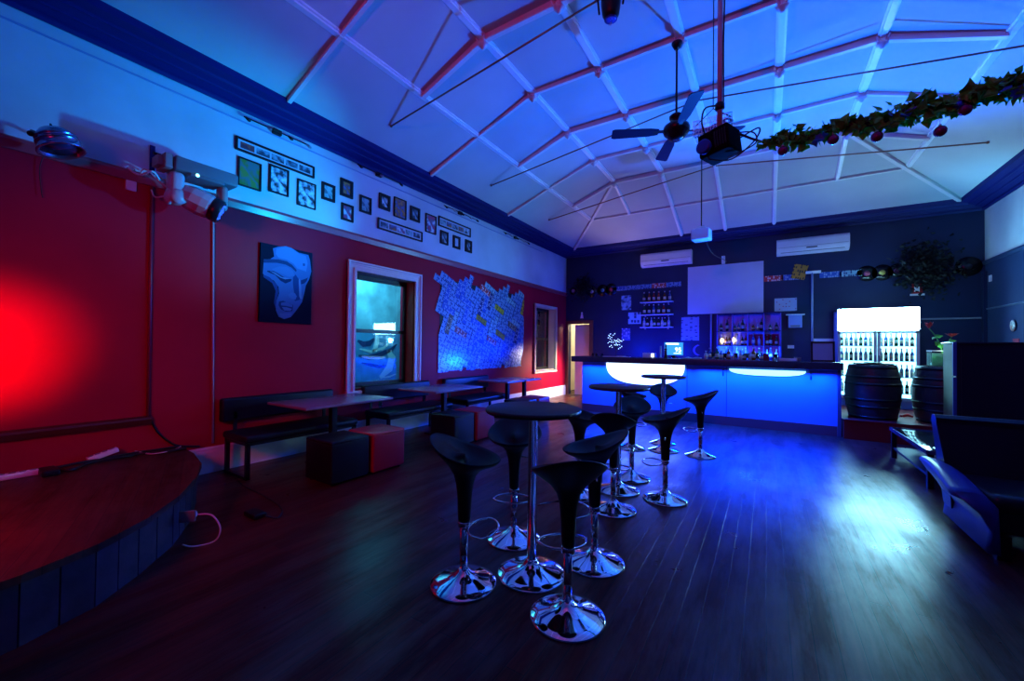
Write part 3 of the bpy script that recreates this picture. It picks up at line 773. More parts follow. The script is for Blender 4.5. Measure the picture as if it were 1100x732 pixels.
# napkin box and small tray items
nb = empty('napkin_box', (c_on(697), 8.95, CT), 'small box of bright packets on the bar left of the till screen', 'box')
MB().box((-.13, -.06, 0), (.13, .06, .10), bev=.008).make('body', M_plastic, nb)
MB().box((.05, -.063, .02), (.11, -.06, .085)).make('sticker', MATS['till_white'], nb)  # sticker emits like the till screen to look bright; it is no lamp
tg = empty('bar_mat', (c_on(665), 8.72, CT), 'long pale bar mat and pen at the left end of the bar', 'mat')
MB().box((-.30, -.05, 0), (.30, .05, .012), bev=.004).make('mat', M_plastic, tg)
MB().tube([(.0, 0, .02), (.2, .02, .02)], .006, n=6).make('pen', M_steel, tg)
bk = empty('open_book', (c_on(744), 8.80, CT), 'pale open booklet lying on the bar right of the till screen', 'book')
MB().prism([(-.17, .004), (0, .0), (.17, .004), (.165, .022), (.08, .034), (0, .012), (-.08, .034), (-.165, .022)], lambda x, z: (x, -.11, z), lambda x, z: (x, .11, z)).make('pages', mat('teal_paper', (.45, .70, .72), .6), bk)
MB().box((-.175, -.115, 0), (.175, .115, .003)).make('cover', M_grey, bk)
# certificate frame on the right
cf = empty('certificate_frame', (c_on(884), 8.92, CT), 'dark framed certificate propped at the right end of the bar', 'picture frame')
Mx = Matrix.Rotation(math.radians(-8), 4, 'X')
fr = MB()
for a in ((-.17, -.17+.03, 0, .36), (.14, .17, 0, .36), (-.17, .17, 0, .03), (-.17, .17, .33, .36)):
    fr.box((a[0], -.012, a[2]), (a[1], .012, a[3]), M=Mx)
fr.make('frame', M_black, cf)
MB().box((-.14, -.002, .03), (.14, .006, .33), M=Mx).make('sheet', mat('certificate_sheet', (.36, .33, .48), .5), cf)
MB().box((-.01, .014, 0), (.01, .09, .22), M=Mx).make('strut', M_black, cf)
# eftpos-like and small objects
for x, yy, w, h, m, lb in ((833, 8.95, .05, .09, M_cglass, 'clear tumbler on the bar below the wall socket'),
                           (846, 8.78, .28, .05, M_plastic, 'flat white lit tray on the bar right of the shelves'),
                           (857, 8.95, .10, .07, M_grey, 'small grey box on the bar beside the white tray'),
                           (823, 8.95, .09, .12, mat('maroon_box', (.2, .01, .03), .4), 'maroon box on the bar right of the bottle rows')):
    if 'tumbler' in lb: tumbler((c_on(x), yy, CT), lb, r=.035, h=.12); continue
    e = empty('tray' if 'tray' in lb else 'box', (c_on(x), yy, CT), lb, 'tray' if 'tray' in lb else 'box')
    if 'tray' in lb:
        MB().box((-w/2, -.08, 0), (w/2, .08, .01)).box((-w/2, -.08, 0), (-w/2+.008, .08, h)).box((w/2-.008, -.08, 0), (w/2, .08, h)).box((-w/2, .072, 0), (w/2, .08, h)).box((-w/2, -.08, 0), (w/2, -.072, h)).make('tray_body', m, e)
    else:
        MB().box((-w/2, -.05, 0), (w/2, .05, h), bev=.006).make('body', m, e); MB().box((-w/2, -.05, h), (w/2, .05, h+.008), bev=.003).make('lid', M_black, e)
# row of bottles and glasses on the service side of the bar
rb = random.Random(11)
x = 757
i = 0
while x < 822:
    k = [2, 3, 2, 0, 3, 2, 1][i % 7]; h = [.16, .22, .13, .24, .18][i % 5]
    if i % 3 == 2: tumbler((c_on(x), 9.02+rb.uniform(-.05, .08), CT), 'empty glass standing among the bottles on the bar', r=.034, h=.13)
    else: bottle((c_on(x), 9.08+rb.uniform(-.06, .08), CT), k, h, '%s bottle on the bar top in front of the lit shelf recess' % BN[k], 'bottles along the bar top')
    x += rb.uniform(3.2, 5.0); i += 1
for x in (636, 640, 646): tumbler((c_on(x), 8.95, CT), 'empty glass at the far left end of the bar', r=.03, h=.07)
for o in [o for o in bpy.data.objects if o.name.startswith('glass') and 'bench' not in o.get('label', 'bench')]: o['group'] = 'glasses on the bar'

# ------------------------------------------------------------------ back wall furniture
def bw(x, y): return on(x, y, 1, WB)
def ac(x0, z0, x1, z1, label):
    e = empty('air_conditioner', ((x0+x1)/2, WB, z0), label, 'air conditioner', 'split air conditioners on the navy wall')
    w = (x1-x0)/2; h = z1-z0; D = .22
    prof = [(0, 0), (-.12, 0), (-.19, .05), (-D, .12), (-D, h-.05), (-D+.04, h), (0, h)]
    MB().prism(prof, lambda y, z: (-w+.02, y, z), lambda y, z: (w-.02, y, z)).make('body', M_plastic, e)
    for s in (-1, 1): MB().prism([(y*1.02, z) for y, z in prof], lambda y, z: (s*w, y, z), lambda y, z: (s*(w-.02), y, z)).make('end_cap', M_plastic, e)
    MB().box((-w+.08, -.185, .035), (w-.08, -.17, .05)).make('vent_flap', M_grey, e)
    MB().box((-.10, -D-.004, .10), (.10, -D, .125)).make('display', M_black, e)
    for k in range(5): MB().box((-w+.04, -D+.03-.002*k, h-.04-.0), (w-.04, -D+.04, h-.034)) 
    MB().box((-w+.02, -D-.002, .15), (w-.02, -D, .156)).make('seam', M_grey, e)
ac(-2.95, 3.68, -1.66, 4.03, 'smaller white air conditioner on the navy wall left of the projection board')
ac(.18, 3.66, 1.50, 4.01, 'wider white air conditioner on the navy wall, right of the projection board')
sc = empty('projection_board', (-.92, WB, 2.35), 'large pale blank projection board on the navy wall above the bar', 'projection screen')
MB().box((-.845, -.05, 0), (.84, -.03, 1.235)).make('screen', M_screen, sc)
MB().box((-.7, -.03, .1), (-.6, 0, 1.1)).box((.6, -.03, .1), (.7, 0, 1.1)).make('bracket', M_blackm, sc)
for x, z0, z1, lb in ((-1.21, 1.25, 2.34, 'pale vertical pipe on the wall below the projection board'), (.86, 1.25, 3.22, 'tall pale pipe on the navy wall left of the fridge')):
    tag(MB().cyl((x, WB-.03, z0), (x, WB-.03, z1), .022, n=10).make('wall_pipe', mat('pipe_pale', (.35, .4, .6), .3)), lb, 'pipe')
tag(MB().box((.74, WB-.05, 3.20), (1.02, WB, 3.26), bev=.01).make('pipe_bracket', M_plastic), 'white bracket at the top of the tall pipe', 'bracket')

# number plates -------------------------------------------------------------------------------
def plate_mesh(L=.388, Wd=.129, t=.003):
    mb = MB(); mb.box((-L/2, 0, -Wd/2), (L/2, t, Wd/2)); mb.box((-L/2, -.002, -Wd/2), (L/2, 0, -Wd/2+.006)); mb.box((-L/2, -.002, Wd/2-.006), (L/2, 0, Wd/2)); return mb
PC = {'white': ((.20, .36, .60), (.02, .05, .22)), 'blue': ((.05, .14, .50), (.3, .45, .7)), 'yellow': ((.75, .58, .04), (.05, .05, .04)), 'maroon': ((.32, .09, .12), (.6, .55, .5)),
      'brown': ((.16, .12, .10), (.5, .45, .3)), 'navy': ((.04, .06, .18), (.5, .5, .6)), 'gold': ((.45, .30, .03), (.1, .08, .05)), 'teal': ((.30, .55, .58), (.05, .08, .2)), 'red': ((.62, .08, .08), (.8, .7, .7))}
def plate_mat(c):
    return print_mat('plate_'+c, PC[c][0], PC[c][1], 26, 17, .55, rough=.24, metal=.1, ax=('X', 'Z'))
pproto = {}
def plate(c, mw, label, group):
    if c not in pproto:
        o = plate_mesh().make('number_plate', plate_mat(c)); pproto[c] = o.copy(); pproto[c] = o
    else:
        o = pproto[c].copy(); COL.objects.link(o)
    o.matrix_world = mw
    return tag(o, label, 'number plate', group)
# plates local: X along, Z up, face towards -Y.  On the left wall the face must point to +X.
Wp = .128*1.0
base = Matrix.Translation((WL+.012, 5.66, .93)) @ Matrix.Rotation(PI/2, 4, 'Z')     # local x -> +Y, local -y -> +X
rp = random.Random(21)
odd = {}
cands = []
S = .132
TILT = math.radians(22)
for cx in range(-30, 45):
    for cy in range(-30, 45):
        q = (cx-cy) % 6
        if q == 0: c = ((cx+1.5)*S, (cy+.5)*S); a = 0
        elif q == 5: c = ((cx+.5)*S, (cy+1.5)*S); a = 1
        else: continue
        X = c[0]*math.cos(-TILT)-c[1]*math.sin(-TILT); Z = c[0]*math.sin(-TILT)+c[1]*math.cos(-TILT)
        cands.append((X, Z, -TILT + (PI/2 if a else 0)))
targets = [(.28, 1.02, 'brown', 'dark brown'), (.62, .74, 'maroon', 'maroon'), (1.78, 1.45, 'navy', 'navy blue upper'), (2.10, 1.42, 'yellow', 'bright yellow'), (1.27, 1.12, 'gold', 'yellow and gold'), (2.14, .82, 'gold', 'gold brown'),
           (2.50, 1.10, 'brown', 'brown'), (2.85, .93, 'navy', 'dark navy'), (3.08, 1.42, 'yellow', 'yellow edge'), (1.66, .70, 'maroon', 'dull maroon'), (1.30, 1.42, 'navy', 'deep blue'), (1.42, 1.80, 'red', 'red topped')]
used = {}
keep = []
for X, Z, ang in cands:
    X2, Z2 = X, Z
    hx = .13
    if -.02 <= X2 <= 3.19 and -.03 <= Z2 <= 1.88: keep.append((X2, Z2, ang))
for tx, tz, c, nm in targets:
    b = min(range(len(keep)), key=lambda i: (keep[i][0]-tx)**2+(keep[i][1]-tz)**2+(10 if i in used else 0))
    used[b] = (c, nm)
for i, (X, Z, ang) in enumerate(keep):
    if i in used:
        c, nm = used[i]
        lb = '%s number plate set among the pale plates of the wall mosaic' % nm
        if nm == 'yellow edge': lb = 'yellow number plate at the right edge of the wall mosaic'
        if nm == 'dark brown': lb = 'dark brown number plate near the left edge of the wall mosaic'
    else:
        r = rp.random(); c = 'white' if r < .72 else ('blue' if r < .9 else 'teal')
        low = Z < .35
        lb = {'white': 'white dark-lettered number plate in the slanted wall mosaic', 'blue': 'blue pale-lettered number plate in the slanted wall mosaic', 'teal': 'greenish pale number plate in the slanted wall mosaic'}[c]
    M = base @ Matrix.Translation((X, -.004*(i % 3)-.002, Z)) @ Matrix.Rotation(-ang, 4, 'Y')
    ex = abs(math.cos(ang))*.194+abs(math.sin(ang))*.064; ez = abs(math.sin(ang))*.194+abs(math.cos(ang))*.064
    o = plate(c, M, lb, 'number plates of the wall mosaic' if i not in used else None)
    if Z-ez < .02 or X+ex > 3.17 or (X-ex < .02 and Z < .75):
        import bmesh
        o.data = o.data.copy(); bm = bmesh.new(); bm.from_mesh(o.data); Mi = M.inverted()
        for co_, no_ in ((Vector((0, 0, .02+.012*math.sin(X*21))), Vector((0, 0, -1))), (Vector((3.17, 0, 0)), Vector((1, 0, 0))), (Vector((.02, 0, 0)), Vector((-1, 0, 0)))):
            if no_.x < 0 and Z >= .75: continue
            pw = base @ co_; nw = base.to_3x3() @ no_
            bmesh.ops.bisect_plane(bm, geom=bm.verts[:]+bm.edges[:]+bm.faces[:], plane_co=Mi @ pw, plane_no=(Mi.to_3x3() @ nw).normalized(), clear_outer=True)
        if len(bm.faces) < 4:
            bm.free(); bpy.data.objects.remove(o); continue
        bm.to_mesh(o.data); bm.free()
tag(MB().box((WL, 5.72, .99), (WL+.006, 8.74, 2.74)).make('backing_board', M_black), 'dark backing board behind the number plate mosaic', 'board')
# the two strips on the navy wall
def strip_plate(x, z, c, lb, rot=0):
    plate(c, Matrix.Translation((x, WB-.008, z)) @ Matrix.Rotation(rot, 4, 'Y'), lb, None)
names = ['first', 'second', 'third', 'fourth', 'fifth']
xs = [-3.63+.375*i for i in range(5)]
for i, (x, c) in enumerate(zip(xs, ['blue', 'white', 'white', 'red', 'white'])):
    strip_plate(x, 3.155+.004*i, c, '%s number plate, %s from the left in the row above the bottle shelves' % (c, names[i]))
for i, (x, c) in enumerate(zip([.12, .47-.0, 1.19, 1.54], ['red', 'blue', 'blue', 'teal'])):
    strip_plate(x+ (0 if i < 2 else .0), 3.15, c, '%s number plate, %s from the left in the row right of the projection board' % (c, names[i]))
for dz, lb in ((.085, 'upper orange plate of the tilted stacked pair on the navy wall'), (-.085, 'lower orange plate of the tilted stacked pair on the navy wall')):
    o = plate_mesh(.27, .165).make('number_plate', print_mat('plate_orange', (.62, .26, .02), (.06, .04, .02), 22, 13, .5, ax=('X', 'Z')))
    o.matrix_world = Matrix.Translation((.625, WB-.02, 3.26)) @ Matrix.Rotation(math.radians(14), 4, 'Y') @ Matrix.Translation((0, 0, dz)); tag(o, lb, 'number plate')
# records
def record(x, z, col, lb, r=.17):
    e = empty('vinyl_record', (x, WB-.004, z), lb, 'record', 'vinyl records along the navy wall')
    R = Matrix.Rotation(PI/2, 4, 'X')
    MB().lathe([(0, 0), (r, 0), (r, .004), (0, .004)], n=32, M=R).make('disc', M_vinyl, e)
    MB().lathe([(0, .004), (.055, .004), (.055, .006), (0, .006)], n=20, M=R).make('centre_label', mat('rec_'+col, {'pink': (.6, .12, .18), 'yellow': (.6, .5, .1), 'red': (.6, .04, .08), 'teal': (.1, .4, .4), 'grey': (.5, .5, .55), 'dim': (.25, .07, .12), 'black': (.03, .04, .05)}[col], .6), e)
record(1.81, 3.12, 'pink', 'black record with pink label, leftmost of the row right of the plates')
record(2.06, 3.12, 'yellow', 'black record with yellow label, between the pink and dim ones')
record(2.29, 3.14, 'dim', 'black record with dim red label beside the dark foliage', r=.14)
record(-3.84, 3.15, 'red', 'black record with red label, next to the plates above the shelves')
record(-4.10, 3.14, 'teal', 'black record with teal label, left of the red labelled record')
record(-4.43, 3.12, 'grey', 'black record with grey label behind the left dark wreath')
record(-5.03, 3.18, 'grey', 'black record with pale label in the corner over the doorway', r=.12)
record(3.32, 3.13, 'black', 'plain black record at the right corner of the navy wall', r=.19)
tag(MB().box((2.86, WB-.01, 3.10), (3.10, WB, 3.17)).make('sign_strip', mat('strip_blue', (.12, .25, .5), .5)), 'short blue strip between the dark foliage and the corner record', 'sign')
def foliage(mb, c, sx_, sy, sz_, n, sz, rnd):
    for i in range(n):
        p = Vector((c[0]+rnd.gauss(0, .45)*sx_, c[1]+rnd.uniform(-1, .6)*sy, c[2]+rnd.gauss(0, .45)*sz_))
        leafq(mb, p, sz*rnd.uniform(.6, 1.2), rnd)
def leafq(mb, p, s, rnd, down=0):
    d = Vector((rnd.uniform(-1, 1), rnd.uniform(-1, 1), rnd.uniform(-1, 1)-down)).normalized()
    w = d.orthogonal().normalized(); w.rotate(Matrix.Rotation(rnd.uniform(0, 6.28), 3, d)); u = d.cross(w)
    a = p; b = p+d*s*.45+w*s*.32+u*s*.05; c = p+d*s; e = p+d*s*.45-w*s*.32+u*s*.05; m = p+d*s*.5-u*s*.06
    f = p+d*s*.25+w*s*.45; g = p+d*s*.25-w*s*.45
    mb.add([a, f, b, c, e, g, m], [(0, 1, 6), (1, 2, 6), (2, 3, 6), (3, 4, 6), (4, 5, 6), (5, 0, 6)])
rf = random.Random(5)
def wreath(x, z, sx_, sz_, n, lb):
    e = empty('foliage_wreath', (x, WB, z), lb, 'wreath')
    mb = MB(); foliage(mb, (0, -.14, 0), sx_, .10, sz_, n, .085, rf)
    o = mb.make('leaves', M_leafd, e, recalc=False); o['kind'] = 'stuff'
    MB().tube([(sx_*.45*math.cos(t), -.06, sz_*.45*math.sin(t)) for t in [i*PI/8 for i in range(16)]], .02, n=6, closed=True).make('ring', M_leafd, e)
wreath(2.66, 3.15, .42, .50, 1600, 'large dark bunch of foliage on the navy wall over the fridge')
wreath(-4.66, 3.22, .30, .36, 500, 'dark bunch of foliage on the navy wall above the doorway')
# posters and notices
def notice(name, x0, y0, x1, y1, m, lb, cat='poster', dep=.006):
    a = bw(x0, y0); b = bw(x1, y1); cx, cz = (a.x+b.x)/2, (a.z+b.z)/2
    o = MB().box((-(b.x-a.x)/2, -dep, -(a.z-b.z)/2), ((b.x-a.x)/2, 0, (a.z-b.z)/2)).make(name, m)
    o.location = (cx, WB-.001, cz)
    return tag(o, lb, cat)
notice('poster', 667.5, 318, 678, 333, photo_mat('poster_fig', (.02, .04, .1), (.2, .45, .6), (.4, .7, .8), 9), 'teal poster with dark figure left of the bottle shelves')
notice('sign_board', 675, 336, 688.5, 348, print_mat('sign_teal', (.35, .72, .78), (.02, .10, .2), 11, 9, .55, ax=('X', 'Z')), 'bright teal sign with dark lettering left of the shelves', 'sign')
notice('price_list', 668, 353, 677, 366, print_mat('list_print', (.08, .12, .35), (.6, .65, .9), 16, 20, .5, ax=('X', 'Z')), 'narrow dark price list with pale rows above the light tree', 'notice')
notice('poster', 732, 341, 751, 366, print_mat('poster_grey', (.34, .42, .55), (.06, .08, .2), 9, 20, .45, ax=('X', 'Z')), 'large grey blue poster with dark band under the projection board')
MBb = MB().box((-.215, -.009, -.05), (.215, -.0065, .0)); 
b_ = notice('banner', 743, 369, 766, 384, mat('banner_dark', (.015, .02, .06), .5), 'dark banner with a pale curved edge behind the bar', 'banner')
cres = MB(); pts = []
for i in range(13): t = PI*.6+PI*.8*i/12; pts.append((.17*math.cos(t), .15*math.sin(t)))
for i in range(13): t = PI*1.4-PI*.8*i/12; pts.append((.04+.16*math.cos(t), .13*math.sin(t)))
cres.prism([(x-.05, z) for x, z in pts], lambda x, z: (x, -.009, z), lambda x, z: (x, -.006, z)).make('crescent', mat('banner_mark', (.25, .2, .45), .5), b_)
notice('notice', 832, 321, 856, 334, print_mat('notice_a', (.45, .50, .75), (.45, .15, .3), 16, 18, .35, ax=('X', 'Z')), 'wide pale notice on the navy wall right of the projection board', 'notice')
tw = empty('towel_dispenser', (bw(854, 345).x, WB, bw(854, 345).z), 'pale dispenser with white top ledge below the wide notice', 'dispenser')
MB().box((-.13, -.10, -.16), (.13, 0, .13), bev=.01).make('body', mat('disp_blue', (.28, .38, .72), .4), tw)
MB().box((-.18, -.14, .13), (.18, 0, .155), bev=.005).make('top_ledge', M_plastic, tw)
MB().box((-.09, -.102, -.15), (.09, -.10, -.10)).make('slot', M_grey, tw)
notice('wall_socket', 846, 371, 853, 374.5, M_plastic, 'small white double socket low on the navy wall above the bar', 'socket', .02)
notice('notice', 874, 364, 895, 368, M_plastic, 'white strip notice standing above the certificate', 'notice', .02)
fs_ = notice('fire_sign', 979.5, 305, 991, 317, mat('sign_red', (.5, .02, .03), .5), 'red fire sign with white symbol under the dark foliage', 'sign')
MB().box((-.045, -.009, -.05), (.035, -.006, .10)).make('symbol', M_plastic, fs_)
MB().box((-.11, -.009, -.13), (.11, -.006, -.09)).make('lettering_band', M_plastic, fs_)
sq = tag(MB().box((WR-.02, 11.10, 2.78), (WR, 11.19, 2.90), bev=.005).make('wall_switch', M_plastic), 'small white switch on the right wall near the back corner', 'switch')
# bottle shelves
sg = 'floating bottle shelves'
for k, (z, nm) in enumerate(((2.372, 'top'), (1.99+.02, 'middle'), (1.645, 'bottom'))):
    pass
shelfz = [bw(706, 325).z, bw(706, 338.5).z, bw(706, 352).z]
for k, nm in enumerate(('top', 'middle', 'bottom')):
    z = shelfz[k]
    s_ = empty('wall_shelf', (-2.55, WB, z), '%s white floating bottle shelf left of the projection board' % nm, 'shelf', sg)
    MB().box((-.43, -.14, -.012), (.43, 0, .012), bev=.003).make('board', M_plastic, s_)
    for sx_ in (-.3, .3): MB().box((sx_-.01, -.1, -.05), (sx_+.01, 0, -.012)).make('bracket', M_steel, s_)
    n = (6, 6, 8)[k]
    for i in range(n):
        kk = [[5, 1, 4, 4, 1, 3], [0, 5, 3, 0, 4, 5], [2, 5, 2, 0, 5, 2, 5, 2]][k][i]
        bottle((-2.55-.33+.66*i/(n-1)+rb.uniform(-.015, .015), WB-.075, z+.0125), kk, .27 if k < 2 else .25, '%s bottle on the %s floating shelf' % (BN[kk], nm), 'bottles on the %s floating shelf' % nm)
# lit shelf recess behind the bar
x0, x1, z0, z1 = -1.06, .27, 1.20, 2.32
cab = empty('back_bar_shelves', ((x0+x1)/2, WB, z0), 'lit blue shelf unit of bottles behind the bar below the projection board', 'shelf unit')
ww = (x1-x0)/2; hh = z1-z0
MB().box((-ww, -.02, 0), (ww, 0, hh)).make('back_panel', mat('shelf_back', (.62, .62, .95), .35), cab)
MB().box((-.03, -.026, .0), (ww-.04, -.02, .62)).make('red_panel', mat('shelf_back_red', (.42, .02, .08), .4), cab)
for z in (0, .33, .68, hh-.02): MB().box((-ww, -.27, z), (ww, -.02, z+.02)).make('shelf', M_corn_d, cab)
for k in range(5):
    xx = -ww+.01+(2*ww-.02)*k/4; MB().box((xx-.012, -.27, 0), (xx+.012, -.02, hh)).make('divider', mat('divider_blue', (.08, .12, .5), .3), cab)
for (z, row, ks, hs) in ((.02, 'bottom', [2, 3, 2, 2, 3, 2, 2, 0, 2, 3, 2], [.24, .28]), (.35, 'middle', [2, 1, 1, 2, 5, 4, 3, 2, 4, 5, 0], [.28, .22, .25]), (.70, 'top', [5, 5, 0, 3, 5, 1, 2, 5, 5, 0], [.20, .30, .16])):
    n = len(ks)
    for i, kk in enumerate(ks):
        xx = (x0+x1)/2-ww+.09+(2*ww-.18)*i/(n-1)
        fx = (xx-((x0+x1)/2-ww))/(2*ww)*4
        if abs(fx-round(fx)) < .2: xx += .045*(1 if fx > round(fx) else -1)
        bottle((xx, WB-.15+rb.uniform(-.03, .03), z0+z+.0005), kk, hs[i % len(hs)], '%s bottle on the %s shelf of the lit unit behind the bar' % (BN[kk], row), 'bottles on the %s lit shelf' % row, r=.034)
# two small warm lamps among the bottles
for k, xx in enumerate((-.94, -.70)):
    lm = empty('shelf_lamp', (xx, WB-.23, z0+.3505), ('left' if k == 0 else 'right')+' glowing warm shelf lamp among the bottles behind the bar', 'lamp')
    MB().lathe([(.03, 0), (.03, .01), (.01, .02), (.01, .07)], n=12).make('stand', M_steel, lm)
    MB().ball((0, 0, .11+.02*k), .038, 12, 8, sc=(1, 1, 1.4)).make('globe', mat('warm_globe', (1, .8, .4), .3, emit=(1, .72, .35), es=9), lm)

# ------------------------------------------------------------------ platform, fridge, barrels, tank, cabinet
tag(MB().box((1.07, 8.57, 0), (WR-.01, WB-.01, .30)).box((1.06, 8.55, .30), (WR-.01, WB-.01, .32)).make('platform', M_plat), 'low red platform under the fridge and barrels', 'platform')
PZ = .32
FX0, FX1, FYF, FYB = 1.24, 2.47, 10.70, 11.34
fr = empty('drinks_fridge', ((FX0+FX1)/2, (FYF+FYB)/2, PZ), 'glowing two-door glass drinks fridge with blank lit header', 'fridge')
w = (FX1-FX0)/2; dp = (FYB-FYF)/2; Hf = 2.31-PZ
b = MB(); b.box((-w, -dp+.04, 0), (-w+.04, dp, Hf)); b.box((w-.04, -dp+.04, 0), (w, dp, Hf)); b.box((-w, -dp+.04, Hf-.04), (w, dp, Hf)); b.box((-w, -dp+.04, 0), (w, dp, .16)); b.box((-w, dp-.03, 0), (w, dp, Hf))
b.make('body', M_fridge_b, fr)
li = MB(); li.box((-w+.04, dp-.04, .16), (w-.04, dp-.03, Hf-.45)); li.box((-w+.04, -dp+.05, .16), (-w+.045, dp-.04, Hf-.45)); li.box((w-.045, -dp+.05, .16), (w-.04, dp-.04, Hf-.45)); li.box((-w+.04, -dp+.05, Hf-.455), (w-.04, dp-.04, Hf-.45))
li.make('liner', M_fridge_glow, fr)
MB().box((-w, -dp-.02, Hf-.44), (w, -dp+.04, Hf), bev=.02).make('header', M_fridge_sign, fr)
dh = Hf-.46
for sgn in (-1, 1):
    dr = MB(); a0, a1 = (-w, -.004) if sgn < 0 else (.004, w)
    dr.box((a0, -dp, .16), (a0+.045, -dp+.035, dh)); dr.box((a1-.045, -dp, .16), (a1, -dp+.035, dh)); dr.box((a0, -dp, dh-.045), (a1, -dp+.035, dh)); dr.box((a0, -dp, .16), (a1, -dp+.035, .22))
    dd = dr.make('door', mat('fridge_door_frame', (.62, .70, .78), .3, metal=.3), fr)
    hx = -.03 if sgn < 0 else .03
    MB().box((hx-.012, -dp-.03, .7), (hx+.012, -dp, 1.05), bev=.006).make('handle', M_grey, dd)
    MB().box((a0+.045, -dp+.012, .22), (a1-.045, -dp+.018, dh-.045)).make('door_glass', mat('fridge_glass', (.95, 1, 1), .01, trans=1, ior=1.15), dd)
fg = 'bottles inside the drinks fridge'
levels = [.30, .62, .94, 1.24]
for k, z in enumerate(levels):
    s_ = MB().box((-w+.05, -dp+.06, z-.012), (w-.05, dp-.05, z)).make('shelf', M_steel, fr)
rbf = random.Random(9)
for k, z in enumerate(levels):
    for sgn in (-1, 1):
        for i in range(7):
            if k < 2 and sgn < 0 and 1 <= i <= 5: continue
            xx = (FX0+FX1)/2+sgn*(w/2)+(-.23+.46*i/6)
            kk = [2, 3, 2, 0, 3, 2, 5][(i+k*2+(sgn > 0)) % 7]
            bottle((xx, FYF+.13, PZ+z+.0005), kk, .245, '%s bottle on the %s fridge shelf behind the %s door' % (BN[kk], ('lowest', 'second lowest', 'second', 'top')[k], 'left' if sgn < 0 else 'right'), fg, r=.030)
def barrel(x, y, lb, first=[None]):
    if first[0]: return dup(first[0], (x, y, PZ), .4, lb)
    e = empty('barrel', (x, y, PZ), lb, 'barrel', 'old barrels on the platform')
    def R(z): return .305+.062*(1-((z-.45)/.45)**2)
    mb = MB(); n = 56
    prof = [(0, .03), (.285, .03), (.29, .0), (.305, 0)]+[(R(z), z) for z in [.02+.043*i for i in range(21)]]+[(.305, .90), (.288, .90), (.285, .87), (0, .87)]
    vs = []; fs = []
    for r, z in prof:
        for i in range(n):
            t = 2*PI*i/n; q = r-(.004 if i % 2 == 0 and r > .28 else 0); vs.append((q*math.cos(t), q*math.sin(t), z))
    for k in range(len(prof)-1):
        for i in range(n):
            j = (i+1) % n; fs.append((k*n+i, k*n+j, (k+1)*n+j, (k+1)*n+i))
    mb.add(vs, fs, True).make('staves', M_barrel, e)
    for z in (.03, .20, .32, .58, .70, .86):
        MB().lathe([(R(z-.02)+.001, z-.02), (R(z-.02)+.005, z-.02), (R(z+.02)+.005, z+.02), (R(z+.02)+.001, z+.02)], n=40).make('hoop', M_hoop, e)
    first[0] = e; return e
barrel(1.51, 9.08, 'dark wooden barrel standing in front of the glowing fridge')
barrel(2.375, 9.12, 'dark wooden barrel under the flower tank, right of the fridge')
tag(MB().box((-.24, -.16, 0), (.24, .16, .025), bev=.008).lathe([(.12, .025), (.12, .04), (0, .04)], n=20).make('serving_tray', M_black), 'flat black tray on top of the left barrel', 'tray').location = (1.52, 9.08, PZ+.90)
tz = PZ+.90
tk = empty('flower_tank', (2.42, 9.12, tz), 'glass tank of green leaves on the right barrel', 'fish tank')
gl = MB()
for a in (((-.21, -.12, 0), (.21, -.114, .24)), ((-.21, .114, 0), (.21, .12, .24)), ((-.21, -.114, 0), (-.204, .114, .24)), ((.204, -.114, 0), (.21, .114, .24)), ((-.21, -.12, 0), (.21, .12, .006))): gl.box(*a)
gl.make('glass', mat('tank_glass', (.85, 1, .95), .03, trans=1, ior=1.2), tk)
MB().box((-.21, -.12, .24), (.21, -.108, .252)).box((-.21, .108, .24), (.21, .12, .252)).box((-.21, -.108, .24), (-.198, .108, .252)).box((.198, -.108, .24), (.21, .108, .252)).make('rim', M_plastic, tk)
rg = random.Random(2); MB().box((-.20, -.11, .008), (.20, .11, .21)).make('water', mat('tank_water', (.75, 1, .95), .45, trans=.7, ior=1.1), tk)
lv = MB()
for i in range(60): leafq(lv, Vector((rg.uniform(-.15, -.02), rg.uniform(-.07, .07), rg.uniform(.03, .13))), .07, rg)
for i in range(20): leafq(lv, Vector((rg.uniform(-.02, .15), rg.uniform(-.07, .07), rg.uniform(.02, .06))), .05, rg)
lv.make('plants', mat('tank_green', (.05, .45, .08), .5), tk, recalc=False)
M_stem = mat('stem_green', (.05, .32, .06), .5); M_fl = mat('petal_red', (.75, .04, .05), .5)
def flower(base_, bend, tip, lb, open_):
    e = empty('cut_flower', base_, lb, 'flower', 'red flowers standing in the tank')
    B0 = Vector((0, 0, 0)); B1 = Vector(bend)-Vector(base_); B2 = Vector(tip)-Vector(base_)
    pts = [B0.lerp(B1, t).lerp(B1.lerp(B2, t), t) for t in [i/8 for i in range(9)]]
    MB().tube(pts, .007, n=6).make('stem', M_stem, e)
    l = MB(); rl = random.Random(4)
    for k in (4, 6): 
        for _ in range(2): leafq(l, pts[k], .10, rl)
    l.make('leaf', M_stem, e, recalc=False)
    f = MB(); rl = random.Random(8)
    for k in range(12 if open_ else 7):
        a = k*2.4; dd_ = Vector((math.cos(a)*(1 if open_ else .35), math.sin(a)*(1 if open_ else .35), .7)).normalized(); s = .10 if open_ else .12
        ww_ = dd_.cross(Vector((0, 0, 1))).normalized()*s*.28
        f.add([B2, B2+dd_*s*.5+ww_, B2+dd_*s, B2+dd_*s*.5-ww_], [(0, 1, 2, 3)])
    f.ball(B2+Vector((0, 0, .02)), .018, 8, 6)
    f.make('petals', M_fl, e, recalc=False)
flower((2.37, 9.12, tz+.01), (2.39, 9.12, tz+.36), tuple(on(998, 353, 1, 9.12)), 'tall red bud leaning left out of the tank', False)
flower((2.40, 9.15, tz+.01), (2.40, 9.13, tz+.36), tuple(on(1022.5, 362, 1, 9.12)), 'open red flower leaning right out of the tank', True)
